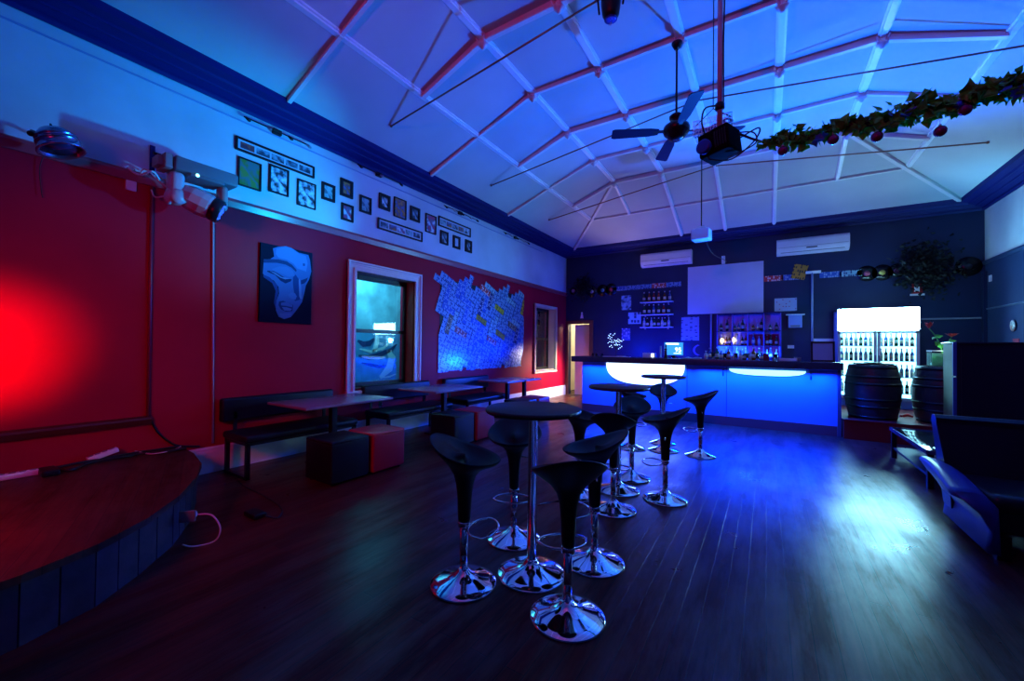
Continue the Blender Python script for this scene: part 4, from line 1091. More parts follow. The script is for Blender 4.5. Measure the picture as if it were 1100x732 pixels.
rs = tag(MB().tube([(-.06, 0, .02), (0, .02, .045), (.07, 0, .02)], [.02, .028, .016], n=8).ball((-.08, 0, .02), .02, 8, 6).make('red_ornament', mat('ornament_red', (.6, .03, .04), .3)), 'small red ornament on the platform between the two barrels', 'ornament')
rs.location = on(975, 449, 2, PZ)
# tall dark cabinet at the right
cb = empty('tall_cabinet', (2.86, 8.25, 0), 'tall dark cabinet with bright metal left edge at the right side', 'cabinet')
MB().box((-.65, -.24, .06), (.65, .24, 1.56)).make('body', mat('cabinet_black', (.010, .011, .02), .35), cb)
MB().box((-.67, -.26, 1.56), (.66, .26, 1.59), bev=.006).make('top', mat('cabinet_top', (.02, .02, .03), .25), cb)
MB().box((-.685, -.265, .02), (-.65, -.235, 1.10)).box((-.685, -.265, 1.12), (-.65, -.235, 1.59)).make('edge_strip', mat('edge_blue_metal', (.05, .10, .40), .45, metal=.3), cb)
MB().box((-.62, -.20, 0), (.62, .20, .06)).make('plinth', M_black, cb)
MB().box((-.60, -.246, .12), (-.01, -.24, 1.50)).make('door', MATS['cabinet_black'], cb); MB().box((.01, -.246, .12), (.60, -.24, 1.50)).make('door', MATS['cabinet_black'], cb)
# coffee table
ct = empty('coffee_table', (1.86, 6.72, 0), 'low dark coffee table with glossy glass top before the platform', 'coffee table')
a, b_y = .43, .75
MB().box((-a, -b_y, .385), (a, b_y, .41), bev=.004).make('tabletop', mat('table_glass_top', (.02, .03, .035), .05, spec=.8), ct)
MB().box((-a-.008, -b_y-.008, .365), (-a+.0, b_y+.008, .412)).box((a, -b_y-.008, .365), (a+.008, b_y+.008, .412)).box((-a, -b_y-.008, .365), (a, -b_y, .412)).box((-a, b_y, .365), (a, b_y+.008, .412)).make('edge_frame', mat('table_edge', (.05, .07, .2), .25), ct)
MB().box((-a+.02, -b_y+.02, .12), (a-.02, b_y-.02, .145)).make('shelf', mat('table_shelf', (.03, .035, .08), .3), ct)
for ix in (-1, 1):
    for iy in (-1, 1): MB().box((ix*(a-.03)-.025, iy*(b_y-.03)-.025, 0), (ix*(a-.03)+.025, iy*(b_y-.03)+.025, .385)).make('leg', M_black, ct)
# sofa
M_sofa = mat('sofa_leather', (.010, .012, .022), .30, bump=.15, bscale=35, spec=.6)
M_sofa_lit = mat('sofa_leather_blue_lit', (.05, .08, .40), .35)  # same dark leather, its blue reflected light put into the colour
so = empty('sofa', (2.1, 4.6, 0), 'black glossy sofa with flared arm at the right edge of the view', 'sofa')
def srel(mb, name, m):
    o = mb.make(name, m, so)
    for v in o.data.vertices: v.co -= Vector((2.1, 4.6, 0))
    return o
SXE = 3.1
srel(MB().box((1.33, 4.30, .16), (SXE-.1, 4.95, .34), bev=.02), 'base', M_sofa)
srel(MB().box((1.33, 4.22, .32), (2.22, 4.85, .45), bev=.05), 'cushion', M_sofa); srel(MB().box((2.23, 4.22, .32), (SXE-.12, 4.85, .45), bev=.05), 'cushion', M_sofa)
# back: slightly raked slab with rolled top, top line faintly tapering
bk_ = MB(); prof = [(4.80, .30), (4.84, .60), (4.88, .84), (4.87, .885), (4.90, .91), (4.96, .905), (5.0, .86), (5.02, .60), (5.02, .14), (4.84, .14)]
bk_.prism(prof, lambda y, z: (1.22+.10*(1-min(1, z/.9)), y, z), lambda y, z: (SXE, y, z)); srel(bk_, 'backrest', M_sofa)
def arm(x, sgn):
    # cross-section in x/z flares outward to the top; swept along y with a curved scroll front
    mb = MB(); ny = 12; sec = []
    for k in range(ny+1):
        t = k/ny; y = 4.16+(5.02-4.16)*t
        f = 1-abs(2*t-1)**6*.0
        top = .47+.045*math.sin(t*PI*.9)+.035*t; out = .20*(1-.25*t); 
        front = (1-t)**3*.05
        sec.append([(x+sgn*0.0, y, .05), (x+sgn*.02, y-front*.3, .20), (x-sgn*(-.02)-sgn*.06, y-front, .32), (x-sgn*out*.7, y-front*1.2, .415), (x-sgn*out, y-front*1.4, top-.03), (x-sgn*out*.92, y-front*1.4, top-.004), (x-sgn*out*.7, y-front*1.2, top),
                    (x-sgn*out*.35, y-front*.6, top-.008), (x-sgn*.01, y, top-.03), (x+sgn*.05, y, top-.10), (x+sgn*.06, y, .05)])
    m = len(sec[0]); vs = [p for s in sec for p in s]; fs = []
    for k in range(ny):
        for i in range(m):
            j = (i+1) % m; fs.append((k*m+i, k*m+j, (k+1)*m+j, (k+1)*m+i))
    fs += [tuple(reversed(range(m))), tuple(range(ny*m, ny*m+m))]
    mb.add(vs, fs, True)
    o = srel(mb, 'arm', M_sofa_lit if sgn > 0 else M_sofa)
    return o
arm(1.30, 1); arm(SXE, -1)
for xx in (1.36, SXE-.16):
    for yy in (4.22, 4.92): srel(MB().box((xx, yy, 0), (xx+.07, yy+.07, .17)), 'foot', M_black)

# ------------------------------------------------------------------ things hung from the ceiling
FNX, FNY, FNZ = -.895, 4.90, 3.99
fan = empty('ceiling_fan', (FNX, FNY, FNZ), 'dark four-blade ceiling fan on a long rod', 'ceiling fan')
MB().cyl((0, 0, .12), (0, 0, 4.99-FNZ), .012, n=10).lathe([(.03, 4.93-FNZ), (.06, 4.99-FNZ), (.06, 5.0-FNZ)], n=16).make('rod', M_black, fan)
MB().lathe([(0, -.13), (.05, -.13), (.09, -.10), (.10, -.07), (.135, -.05), (.15, -.01), (.14, .03), (.10, .06), (.05, .075), (.04, .10), (.075, .12), (.08, .15), (.05, .175), (.014, .19)], n=28).make('motor', mat('fan_motor', (.03, .015, .02), .25, metal=.5), fan)
M_blade = mat('fan_blade', (.012, .016, .06), .5, spec=.1)
tips_px = [(655, 147), (748, 102), (803, 140), (711, 172)]
ang0 = []
for tx, ty in tips_px:
    p = on(tx, ty, 2, FNZ); ang0.append(math.atan2(p.y-FNY, p.x-FNX))
a_base = ang0[0]
for k in range(4):
    A = math.radians(-65)+k*PI/2
    Mr = Matrix.Rotation(A, 4, 'Z') @ Matrix.Rotation(math.radians(12), 4, 'X')
    mb = MB(); poly = [(.20, -.045), (.30, -.062), (.70, -.075), (.73, -.06), (.73, .06), (.70, .075), (.30, .062), (.20, .045)]
    mb2 = MB(); mb2.prism(poly, lambda x, y: (x, y, -.03), lambda x, y: (x, y, -.022)); mb.add(mb2.v, mb2.f, False, Mr)
    bl = mb.make('blade', M_blade, fan)
    mb = MB(); mb.box((.10, -.02, -.03), (.26, .02, -.02), M=Mr); mb.make('blade_arm', M_blackm, bl)
# scanner light / projector on a pole
PX, PY = -.365, 4.0
def pj(x, y, d=PY): return on(x, y, 1, d)
pc = pj(771, 155)
pr = empty('hanging_projector', (PX, PY, pc.z), 'bulky black light projector hanging from a pole under the ceiling', 'projector')
Mp = Matrix.Rotation(math.radians(-22), 4, 'Z') @ Matrix.Rotation(math.radians(-6), 4, 'Y')
MB().box((-.135, -.12, -.12), (.135, .12, .10), M=Mp, bev=.02).make('body', M_matte, pr)
MB().lathe([(0, 0), (.065, 0), (.075, .02), (.075, .06), (.055, .065), (0, .05)], n=20, M=Mp @ Matrix.Translation((-.065, -.12, -.045)) @ Matrix.Scale(.85, 4) @ Matrix.Rotation(PI/2, 4, 'X')).make('lens', mat('lens_blue', (.02, .03, .30), .2, metal=.2), pr)
for k in range(5): MB().box((.015+.022*k, -.127, -.08), (.025+.022*k, -.12, .06), M=Mp).make('fin', M_blackm, pr)
MB().box((-.05, -.05, .10), (.05, .05, .135), M=Mp).make('mount', M_blackm, pr)
MB().cyl((0, 0, .12), (0, 0, 5.06-pc.z), .022, n=14).make('pole', mat('pole_pink', (.42, .34, .42), .35), pr)
MB().lathe([(.024, .30), (.04, .31), (.04, .36), (.024, .37)], n=14).make('clamp', M_black, pr)
cable('hanging_lead', M_cable, [(PX+.0, PY-.03, pc.z+.33), (PX-.11, PY-.05, pc.z+.33), (PX-.14, PY-.05, pc.z+.22), (PX-.12, PY, pc.z+.12)], .008, 'black lead looping left from the pole clamp to the projector')
cable('hanging_lead', M_cable, [(PX+.16, PY+.02, pc.z+.02), (PX+.30, PY+.0, pc.z+.06), (PX+.27, PY, pc.z-.04), (PX+.10, PY, pc.z-.16), (PX-.06, PY-.05, pc.z-.15), (PX-.08, PY-.06, pc.z-.12)], .007, 'black lead looping below and right of the hanging projector')
cable('hanging_lead', M_cable, [(PX+.15, PY+.02, pc.z+.07), (PX+.26, PY, pc.z+.03), (PX+.28, PY, pc.z-.06), (PX+.18, PY, pc.z-.11), (PX+.06, PY, pc.z-.14)], .006, 'second black lead looping right of the hanging projector')
cable('hanging_lead', M_cable, [(PX+.03, PY, 5.0), (PX+.035, PY-.01, 4.6), (PX+.028, PY, 4.2), (PX+.03, PY, pc.z+.35)], .007, 'dark lead taped down the projector pole')
# wire basket of gear behind
gp = on(766, 138, 1, 4.45)
bs = empty('wire_basket', gp, 'pale wire basket of coiled leads hanging behind the projector', 'basket')
for k in range(4): MB().box((-.17, -.10, -.07+.045*k), (.17, .10, -.066+.045*k)) 
mb = MB()
for k in range(4):
    z = -.07+.045*k; mb.tube([(-.17, -.1, z), (.17, -.1, z), (.17, .1, z), (-.17, .1, z)], .004, n=5, closed=True)
for k in range(14):
    x = -.17+.34*k/13; mb.tube([(x, -.1, .07), (x, -.1, -.07), (x, .1, -.07), (x, .1, .07)], .0035, n=5)
mb.make('wires', M_plastic, bs)
mb = MB()
for k in range(6): mb.tube([(-.13+.05*k+.05*math.cos(t*.6), .04*math.sin(t*.6), -.03+.012*k+.01*math.sin(t)) for t in range(12)], .009, n=6)
mb.make('coiled_lead', mat('lead_grey', (.12, .13, .3), .4), bs)
MB().tube([(-.16, 0, .07), (0, 0, .20), (0, 0, 5.05-gp.z)], .005, n=6).tube([(.16, 0, .07), (0, 0, .20)], .005, n=6).make('hanger', M_blackm, bs)
# small data projector near the far end
sp_ = Vector((-1.02, 8.0, 3.56))
dp_ = empty('data_projector', sp_, 'small white data projector hanging on a thin pole before the board', 'projector')
Md = Matrix.Rotation(math.radians(-6), 4, 'Z')
MB().box((-.15, -.12, -.13), (.15, .14, .06), M=Md, bev=.015).make('body', mat('projector_white', (.8, .85, .9), .4), dp_)
MB().lathe([(.04, 0), (.04, .03), (.03, .035), (0, .02)], n=16, M=Md @ Matrix.Translation((.07, .14, 0)) @ Matrix.Rotation(-PI/2, 4, 'X')).make('lens', M_black, dp_)
MB().tube([(-.10, -.05, .06), (-.05, 0, .12), (0, 0, .14)], .008, n=6).tube([(.10, -.05, .06), (.05, 0, .12), (0, 0, .14)], .008, n=6).tube([(.0, .09, .06), (0, .03, .12), (0, 0, .14)], .008, n=6).make('bracket', M_steel, dp_)
MB().cyl((0, 0, .13), (0, 0, 5.06-sp_.z), .010, n=8).make('pole', M_blackm, dp_)
cable('hanging_lead', M_cable, [(-.98, 8.05, 3.50), (-.90, 8.6, 3.30), (-.80, 10.2, 3.45), (-.90, WB-.03, 3.62)], .006, 'thin dark lead from the data projector to the wall above the board')
tag(MB().box((-.98, WB-.06, 3.60), (-.90, WB, 3.80), bev=.01).make('wall_bracket', M_plastic), 'small pale bracket on the wall just above the projection board', 'bracket')
# dark pendant light near the top edge
pe = empty('pendant_light', (-1.205, 3.5, 4.52), 'dark cone-shaped fitting with hook at the top edge of the view', 'light fitting')
MB().lathe([(0, -.09), (.055, -.085), (.075, -.05), (.088, .05), (.095, .20), (.07, .27), (.03, .29)], n=24).make('housing', M_black, pe)
MB().lathe([(.03, -.088), (.055, -.088), (.058, -.094), (.03, -.094)], n=20).make('rim', mat('rim_blue', (.06, .1, .5), .2, metal=.5), pe)
MB().tube([(0, 0, -.09), (0, 0, -.12), (.012, 0, -.135), (0, 0, -.15), (-.012, 0, -.135), (0, 0, -.12)], .004, n=6).make('hook', M_steel, pe)
MB().tube([(-.11, 0, .0), (-.125, 0, .15), (-.08, 0, .33), (0, 0, .36), (.08, 0, .33), (.125, 0, .15), (.11, 0, .0)], .009, n=8).cyl((0, 0, .36), (0, 0, 5.06-4.52), .014, n=8).make('yoke', M_blackm, pe)
# garland
rg = random.Random(31); G = []
for i in range(60):
    t = i/59; X = -.01+3.42*t
    z = 3.20-.09*math.sin(min(1, t*1.6)*PI)*.7+.022*math.sin(i*.9)+.22*t
    G.append(Vector((X, 4.0-.0*t, z)))
ga = empty('leaf_garland', G[0], 'thick green leaf garland strung from the projector to the right wall', 'garland')
gm = MB(); gm.tube([g-G[0] for g in G], .022, n=6)
gm.tube([Vector((PX+.15, 4.0, pc.z+.05))-G[0], Vector((-.12, 4.0, 3.27))-G[0], Vector((0, 0, 0))], .010, n=6)
gm.make('rope', M_leafd, ga)
gl = MB()
for i, g in enumerate(G):
    dens = 34 if i > 0 else 16
    rad = .058+.022*math.sin(i*.55)+.09*(i/59)
    if i < 3: rad *= .6
    for k in range(dens):
        q = g-G[0]+Vector((rg.uniform(-.04, .04), rg.uniform(-1, 1)*rad*.7, rg.uniform(-1, .8)*rad*.75))
        leafq(gl, q, rg.uniform(.042, .078)*(1+.7*i/59), rg, down=.1)
gl.make('leaves', M_leaf, ga, recalc=False)
blv = MB()
for i in (6, 14, 24, 25, 33, 40): 
    for k in range(5): leafq(blv, G[i]-G[0]+Vector((rg.uniform(-.05, .05), -.07, rg.uniform(-.08, -.02))), .07, rg)
blv.make('blue_leaves', mat('leaf_blue', (.02, .12, .35), .4), ga, recalc=False)
for (x, y, m, nm, lb) in ((841, 162, M_baub, 0, 'leftmost dark magenta bauble under the garland'), (895, 150, M_baub, 0, 'second magenta bauble from the left under the garland'), (942, 147, M_baub, 0, 'middle magenta bauble under the garland'),
                          (1010, 141, M_baub, 0, 'magenta bauble hanging lowest at the right of the garland'), (1037, 118, M_baub, 0, 'magenta bauble close under the thick part of the garland'), (1030, 113, M_baubb, 0, 'small blue bauble tucked in the garland')):
    p = on(x, y, 1, 3.96)
    e = empty('bauble', p, lb, 'bauble', 'baubles hanging from the garland')
    MB().ball((0, 0, 0), .037 if m is M_baub else .028, 16, 10).make('ball', m, e)
    MB().lathe([(.01, .034), (.01, .046), (0, .046)], n=8).tube([(0, 0, .04), (0, .02, .10)], .0015, n=4).make('cap', M_steel, e)

# ------------------------------------------------------------------ left wall: pictures, lights
def frame_at(name, tl, tr, bl, br, m, lb, grp, fw=.022, wide=False, pics=None):
    P = [on(*q, 0, WL) for q in (tl, tr, bl, br)]
    y0 = (P[0].y+P[2].y)/2; y1 = (P[1].y+P[3].y)/2; z1 = (P[0].z+P[1].z)/2; z0 = (P[2].z+P[3].z)/2
    e = empty(name, (WL, (y0+y1)/2, (z0+z1)/2), lb, 'picture frame', grp)
    a, h = (y1-y0)/2, (z1-z0)/2
    fr_ = MB(); D = .025
    fr_.box((0, -a, -h), (D, -a+fw, h)).box((0, a-fw, -h), (D, a, h)).box((0, -a+fw, -h), (D, a-fw, -h+fw)).box((0, -a+fw, h-fw), (D, a-fw, h))
    fr_.make('frame', M_black, e)
    if not pics:
        MB().box((0, -a+fw, -h+fw), (.008, a-fw, h-fw)).make('picture', m, e)
    else:
        MB().box((0, -a+fw, -h+fw), (.008, a-fw, h-fw)).make('mount', mat('mount_card', (.45, .55, .68), .6), e)
        n = len(pics); L = 2*(a-fw)-.04
        for k, pm in enumerate(pics):
            c0 = -a+fw+.02+L*k/n+.012; c1 = c0+L/n-.024
            MB().box((.008, c0, -h*.45), (.011, c1, h*.45)).make('picture', pm, e)
    return e
PG = photo_mat('pic_green', (.10, .20, .02), (.05, .16, .20), (.14, .24, .04), 7)
PB = photo_mat('pic_bw', (.02, .03, .05), (.25, .4, .5), (.6, .75, .85), 16)
PD = photo_mat('pic_dark', (.02, .03, .05), (.05, .12, .18), (.2, .35, .45), 14)
PR = photo_mat('pic_red', (.5, .05, .04), (.10, .03, .06), (.5, .08, .05), 10)
PO = photo_mat('pic_orange', (.5, .22, .06), (.15, .08, .10), (.1, .15, .35), 18)
PT = photo_mat('pic_teal', (.1, .3, .35), (.25, .5, .55), (.06, .15, .2), 12)
PP = photo_mat('pic_pink', (.45, .05, .15), (.1, .12, .25), (.5, .65, .8), 12)
PW = photo_mat('pic_pale', (.4, .55, .65), (.5, .65, .75), (.3, .45, .6), 6)
gF = 'framed pictures on the white wall band'
frame_at('picture_frame', (252, 143), (337, 182), (253, 161), (337, 192), None, 'long black frame of five pictures, upper left of the white band', gF, pics=[PR, PD, PD, PD, PD])
frame_at('picture_frame', (255, 169), (280, 176), (255, 199), (280, 206), PG, 'black frame with a green picture, leftmost under the long frame', gF, .014)
frame_at('picture_frame', (288, 177), (310, 183), (289, 206), (309, 212), PB, 'black framed black and white portrait right of the green picture', gF, .018)
frame_at('picture_frame', (319, 192), (339, 199), (318.5, 220), (338, 226), PB, 'black framed group picture, third in the row under the long frame', gF, .014)
frame_at('picture_frame', (345, 195.4), (359.5, 200), (345, 214), (359, 218), PT, 'small thick framed teal picture right of the group picture', gF, .035)
frame_at('picture_frame', (365, 191), (379, 196), (365, 210), (378, 214), PO, 'small thick framed picture, upper of the stacked pair', gF, .04)
frame_at('picture_frame', (366, 218), (379, 221.5), (366, 236.5), (379, 239), PP, 'small framed pink flower picture, lower of the stacked pair', gF, .03)
frame_at('picture_frame', (386, 210), (398.6, 213), (386, 228), (398, 230.6), PT, 'small framed grey teal picture right of the stacked pair', gF, .03)
frame_at('picture_frame', (406.8, 207), (418.7, 211.4), (406.8, 224), (418.3, 227.4), PB, 'small framed pale figure above the second long frame', gF, .045)
frame_at('picture_frame', (422.8, 211), (436, 216.6), (422.8, 232.6), (435.5, 236.7), PO, 'taller orange tinted poster above the second long frame', gF, .014)
frame_at('picture_frame', (440.3, 221), (450.8, 224.8), (440.3, 236.3), (450.1, 239.8), PD, 'small dark framed portrait right of the orange tinted poster', gF, .04)
frame_at('picture_frame', (405.4, 233), (453.3, 250.4), (405.4, 244.9), (452.8, 260.9), None, 'long black frame of five pictures low in the middle of the band', gF, pics=[PD, PO, PP, PT, PD])
frame_at('picture_frame', (456.5, 229.5), (467.9, 232.6), (457, 249.4), (467.9, 252.4), PP, 'tall poster with pink lower edge between the long frames', gF, .016)
frame_at('picture_frame', (470.6, 231.9), (505, 245.6), (470.6, 242.8), (504.8, 255.1), None, 'farthest long black frame of five small pictures', gF, pics=[PT, PO, PD, PO, PB])
frame_at('picture_frame', (472.4, 247.9), (481, 249.4), (472.7, 262), (480.8, 263.6), PD, 'small dark picture, first of three under the farthest long frame', gF, .03)
frame_at('picture_frame', (486.3, 253), (493.8, 254.9), (486.3, 266.3), (493.6, 268.5), PW, 'small pale picture, middle of three under the farthest long frame', gF, .045)
frame_at('picture_frame', (499.3, 257.6), (506.5, 259.2), (499.3, 270.4), (506.1, 272.2), PD, 'small dark picture, last of three under the farthest long frame', gF, .045)

# painted face canvas
cv = empty('face_painting', (WL, 2.815, 2.20), 'blue painting of a serene tilted face on the red wall', 'painting')
MB().box((0, -.33, -.485), (.035, .33, .49)).make('canvas', mat('paint_bg', (.005, .012, .030), .8, spec=.05), cv)
def uv(x, y):
    u = (x-68)/(448-68); top = 60+(x-68)/380*92; bot = 660+(x-68)/380*30
    v = (y-top)/(bot-top)
    return (-.33+.66*u, .49-.975*v)
def paint(name, pts, col, lay, rough=.5):
    poly = [uv(*p) for p in pts]
    if sum((poly[i][0]*poly[(i+1) % len(poly)][1]-poly[(i+1) % len(poly)][0]*poly[i][1]) for i in range(len(poly))) < 0: poly.reverse()
    return MB().prism(poly, lambda y, z: (.0352, y, z), lambda y, z: (.0352+.0012*lay, y, z)).make(name, mat('paint_%s_%d' % (name, lay), tuple(c*k for c, k in zip(col, (.5, .5, .7))), .75, spec=.08), cv)
paint('face', [(150, 108), (185, 96), (240, 92), (280, 105), (340, 145), (415, 165), (428, 200), (442, 290), (425, 350), (400, 395), (390, 450), (372, 520), (330, 580), (290, 630), (240, 645), (200, 625), (180, 575), (178, 520), (200, 450), (195, 400), (160, 350), (100, 320), (85, 295), (90, 190), (130, 190), (160, 170)], (.10, .30, .52), 1)
paint('headband', [(88, 192), (130, 188), (190, 192), (250, 208), (290, 235), (325, 275), (322, 290), (285, 255), (240, 232), (180, 218), (90, 216)], (.03, .10, .2), 2)
paint('forehead', [(175, 110), (240, 97), (285, 112), (340, 152), (395, 172), (410, 230), (400, 290), (330, 265), (300, 225), (250, 195), (190, 180), (170, 150)], (.16, .44, .68), 2)
paint('eyelid', [(150, 262), (200, 245), (255, 250), (300, 285), (310, 320), (270, 325), (215, 300), (150, 275)], (.13, .36, .60), 2)
paint('eye_line', [(115, 275), (160, 280), (205, 310), (245, 335), (290, 345), (282, 360), (245, 375), (210, 355), (170, 310), (115, 285)], (.02, .07, .15), 3)
paint('eye_white', [(130, 278), (165, 290), (215, 326), (280, 340), (240, 344), (205, 330), (160, 298)], (.25, .48, .6), 4)
paint('right_eye', [(360, 355), (392, 345), (415, 335), (405, 362), (385, 380), (362, 385)], (.03, .09, .2), 3)
paint('nose_shadow', [(318, 310), (345, 350), (345, 470), (358, 500), (320, 510), (300, 480), (310, 440), (300, 380), (300, 330)], (.03, .12, .28), 3)
paint('nose_light', [(350, 340), (362, 400), (366, 470), (372, 495), (355, 495), (346, 430), (342, 350)], (.22, .5, .72), 4)
paint('nostril', [(268, 460), (290, 445), (315, 450), (330, 475), (320, 500), (290, 495), (270, 480)], (.12, .36, .6), 4)
paint('mouth_shadow', [(200, 510), (230, 505), (305, 540), (300, 585), (250, 588), (215, 570), (198, 540)], (.03, .10, .22), 2)
paint('upper_lip', [(215, 520), (250, 515), (300, 540), (298, 556), (250, 545), (215, 540)], (.12, .33, .55), 3)
paint('lower_lip', [(222, 552), (255, 555), (296, 568), (285, 582), (240, 580)], (.16, .42, .62), 3)
paint('chin', [(205, 600), (250, 600), (300, 600), (285, 628), (240, 640), (210, 625)], (.15, .42, .66), 2)
paint('brow_mark', [(372, 228), (388, 228), (390, 245), (375, 248)], (.05, .15, .3), 3)
paint('cheek_shadow', [(88, 305), (130, 325), (185, 385), (195, 440), (182, 510), (176, 560), (165, 520), (175, 430), (150, 370), (90, 325)], (.04, .12, .28), 2)

# track lights near the cornice
def track(x0, y0, x1, y1, n, lb):
    a, b = on(x0, y0, 0, WL+.05), on(x1, y1, 0, WL+.05); L = b.y-a.y; z = (a.z+b.z)/2
    e = empty('track_light', (WL, a.y, z), lb, 'track light', 'spotlight bars along the white wall band')
    MB().cyl((.05, 0, 0), (.05, L, 0), .008, n=8).make('bar', M_blackm, e)
    MB().box((0, L/2-.05, -.03), (.045, L/2+.05, .03)).make('mount', M_blackm, e)
    for k in range(n):
        y = L*(k+.15)/(n-.7)*.98
        y = min(max(.02, L*k/(n-1)), L-.02)
        h = MB(); h.cyl((.05, y, 0), (.075, y, -.02), .006, n=6); h.cyl((.07, y-.012, -.01), (.10, y+.02, -.045), .013, .020, n=12)
        hd = h.make('spot_head', M_steel if k % 2 else M_blackm, e)
        MB().ball((.101, y+.021, -.046), .014, 10, 6).make('bulb', M_cglass, hd)
track(262, 125, 331, 156, 4, 'nearest spotlight bar high on the white band above the pictures')
track(384, 178, 430, 196, 3, 'thin spotlight bar between the nearest and the far bars')
track(477, 221, 512, 236, 5, 'third spotlight bar, above the farthest long picture frame')
track(541, 248, 567, 262, 5, 'farthest spotlight bar near the back corner')
tag(MB().box((WL, WF, 4.075), (WL+.012, 9.8, 4.09)).make('cable_duct', mat('duct_blue', (.25, .35, .6), .4)), 'thin cable duct running along the white wall band', 'cable duct')

# par can at far left
p0 = on(62, 152, 0, -4.95)
pcn = empty('par_can', p0, 'shiny blue steel par can lamp at the far left of the picture rail', 'stage light')
Mc = Matrix.Rotation(math.radians(16), 4, 'X') @ Matrix.Rotation(math.radians(-12), 4, 'Y') @ Matrix.Diagonal((1.16, 1.16, 1.0, 1))
MB().lathe([(.0, .10), (.03, .098), (.075, .085), (.10, .05), (.107, .03), (.113, .028), (.113, .02), (.107, .018), (.111, -.005), (.117, -.006), (.117, -.014), (.111, -.016), (.118, -.06), (.128, -.075), (.128, -.083), (.112, -.083), (.105, -.03), (.06, .02), (0, .03)], n=40, M=Mc).make('housing', mat('par_steel', (.25, .35, .55), .22, metal=.9), pcn)
MB().lathe([(0, -.055), (.10, -.055), (.104, -.06), (0, -.062)], n=32, M=Mc).make('lens', mat('par_lens', (.02, .03, .10), .1), pcn)
MB().tube([(0, -.115, 0), (-.02, -.135, .02), (-.10, -.13, .06), (-.20, 0, .08), (-.10, .13, .06), (-.02, .135, .02), (0, .115, 0)], .008, n=8).cyl((-.20, 0, .08), (-.32, 0, .08), .012, n=8).make('yoke', M_blackm, pcn)
MB().ball((0, -.145, .0), .022, 10, 6).cyl((0, -.10, 0), (0, -.16, 0), .010, n=8).make('knob', M_black, pcn)
MB().tube([(.0+.015*math.cos(t), .0, .125+.02*math.sin(t)) for t in [i*2*PI/10 for i in range(10)]], .004, n=6, closed=True, M=Mc).make('hook', M_blackm, pcn)
cable('hanging_lead', M_cable, [(p0.x-.28, p0.y-.0, p0.z+.05), (WL+.02, p0.y-.05, p0.z-.15), (WL+.02, p0.y-.04, p0.z-.35), (WL+.02, p0.y-.03, p0.z-.42)], .003, 'thin lead hanging from the par can on the red wall')

# moving head light with bracket beams
m0 = on(212, 178, 0, -4.92)
mh = empty('moving_head_light', (m0.x, m0.y, 3.17), 'grey moving head stage light slung under a rack by the picture rail', 'stage light')
yA = 1.47-m0.y; yB = 2.0-m0.y
MB().box((-.13, -.22, -.05), (.12, .33, .085), bev=.02).box((-.135, -.10, -.075), (.125, .20, -.045), bev=.01).make('base_box', mat('head_grey', (.10, .16, .19), .35), mh)
MB().box((-.13, -.29, -.05), (.10, -.225, .09), bev=.01).box((-.10, -.33, -.03), (.05, -.285, .06)).make('end_plate', M_grey, mh)
M_hs = mat('head_shell', (.38, .50, .58), .35)
MB().box((-.08, -.235, -.37), (.08, -.115, -.05), bev=.045).lathe([(0, 0), (.075, 0), (.075, .03), (.035, .045), (0, .045)], n=24, M=Matrix.Translation((.0, -.21, -.30)) @ Matrix.Rotation(PI/2, 4, 'X')).lathe([(0, 0), (.07, 0), (.07, .02), (0, .02)], n=24, M=Matrix.Translation((.07, -.17, -.30)) @ Matrix.Rotation(PI/2, 4, 'Y')).make('yoke_arm', M_hs, mh)
MB().box((-.07, .185, -.32), (.07, .265, -.05), bev=.04).make('yoke_arm', M_grey, mh)
Mh = Matrix.Translation((.05, .03, -.30)) @ Matrix.Rotation(math.radians(-24), 4, 'X') @ Matrix.Rotation(math.radians(-22), 4, 'Z')
MB().lathe([(0, -.19), (.07, -.19), (.105, -.16), (.125, -.09), (.13, 0), (.125, .06), (.115, .08), (0, .08)], n=10, M=Mh @ Matrix.Rotation(-PI/2, 4, 'X'), smooth=False).make('head', M_hs, mh)
hd = MB().lathe([(0, .08), (.110, .08), (.122, .10), (.122, .17), (.108, .175), (.10, .165), (0, .165)], n=28, M=Mh @ Matrix.Rotation(-PI/2, 4, 'X')).make('lens_barrel', mat('barrel_black', (.01, .012, .02), .3), mh)
ll = MB()
for i in range(13):
    a = i*2*PI/6+(.52 if i > 6 else 0); r = (.04 if i < 6 else .078) if i != 6 else 0
    ll.ball((r*math.cos(a), r*math.sin(a), .168), .014, 8, 6, M=Mh @ Matrix.Rotation(-PI/2, 4, 'X'))
ll.make('lens_cluster', mat('led_lens', (.15, .25, .9), .15, emit=(.05, .15, 1), es=.6), hd)
MB().lathe([(0, .0), (.016, 0), (.016, .01), (0, .01)], n=10, M=Matrix.Translation((.12, -.04, -.055)) @ Matrix.Rotation(PI/2, 4, 'Y')).make('indicator', mat('indicator_cyan', (.5, 1, 1), .3, emit=(.3, .9, 1), es=3), mh)
rk = empty('wall_rack', (WL, m0.y, 3.24), 'blue steel wall brackets carrying the moving head light', 'bracket')
for dy, z0, z1 in ((-.26, -.12, .20), (.20, -.08, .12)):
    MB().box((0, dy-.02, z0), (.012, dy+.02, z1)).make('upright', M_corn, rk); MB().box((.0, dy-.015, .0), (.42, dy+.015, .02)).make('bracket_arm', M_corn, rk)
MB().cyl((.32, -.34, .015), (.32, .34, .015), .014, n=8).make('cross_bar', M_blackm, rk)
cable('white_lead', M_cablew, [(WL+.02, 1.36, 3.10), (WL+.08, 1.38, 3.16), (WL+.15, 1.47, 3.05), (WL+.2, 1.55, 2.96), (WL+.10, 1.46, 2.90), (WL+.04, 1.44, 2.98)], .008, 'pale lead tangled behind the moving head light')
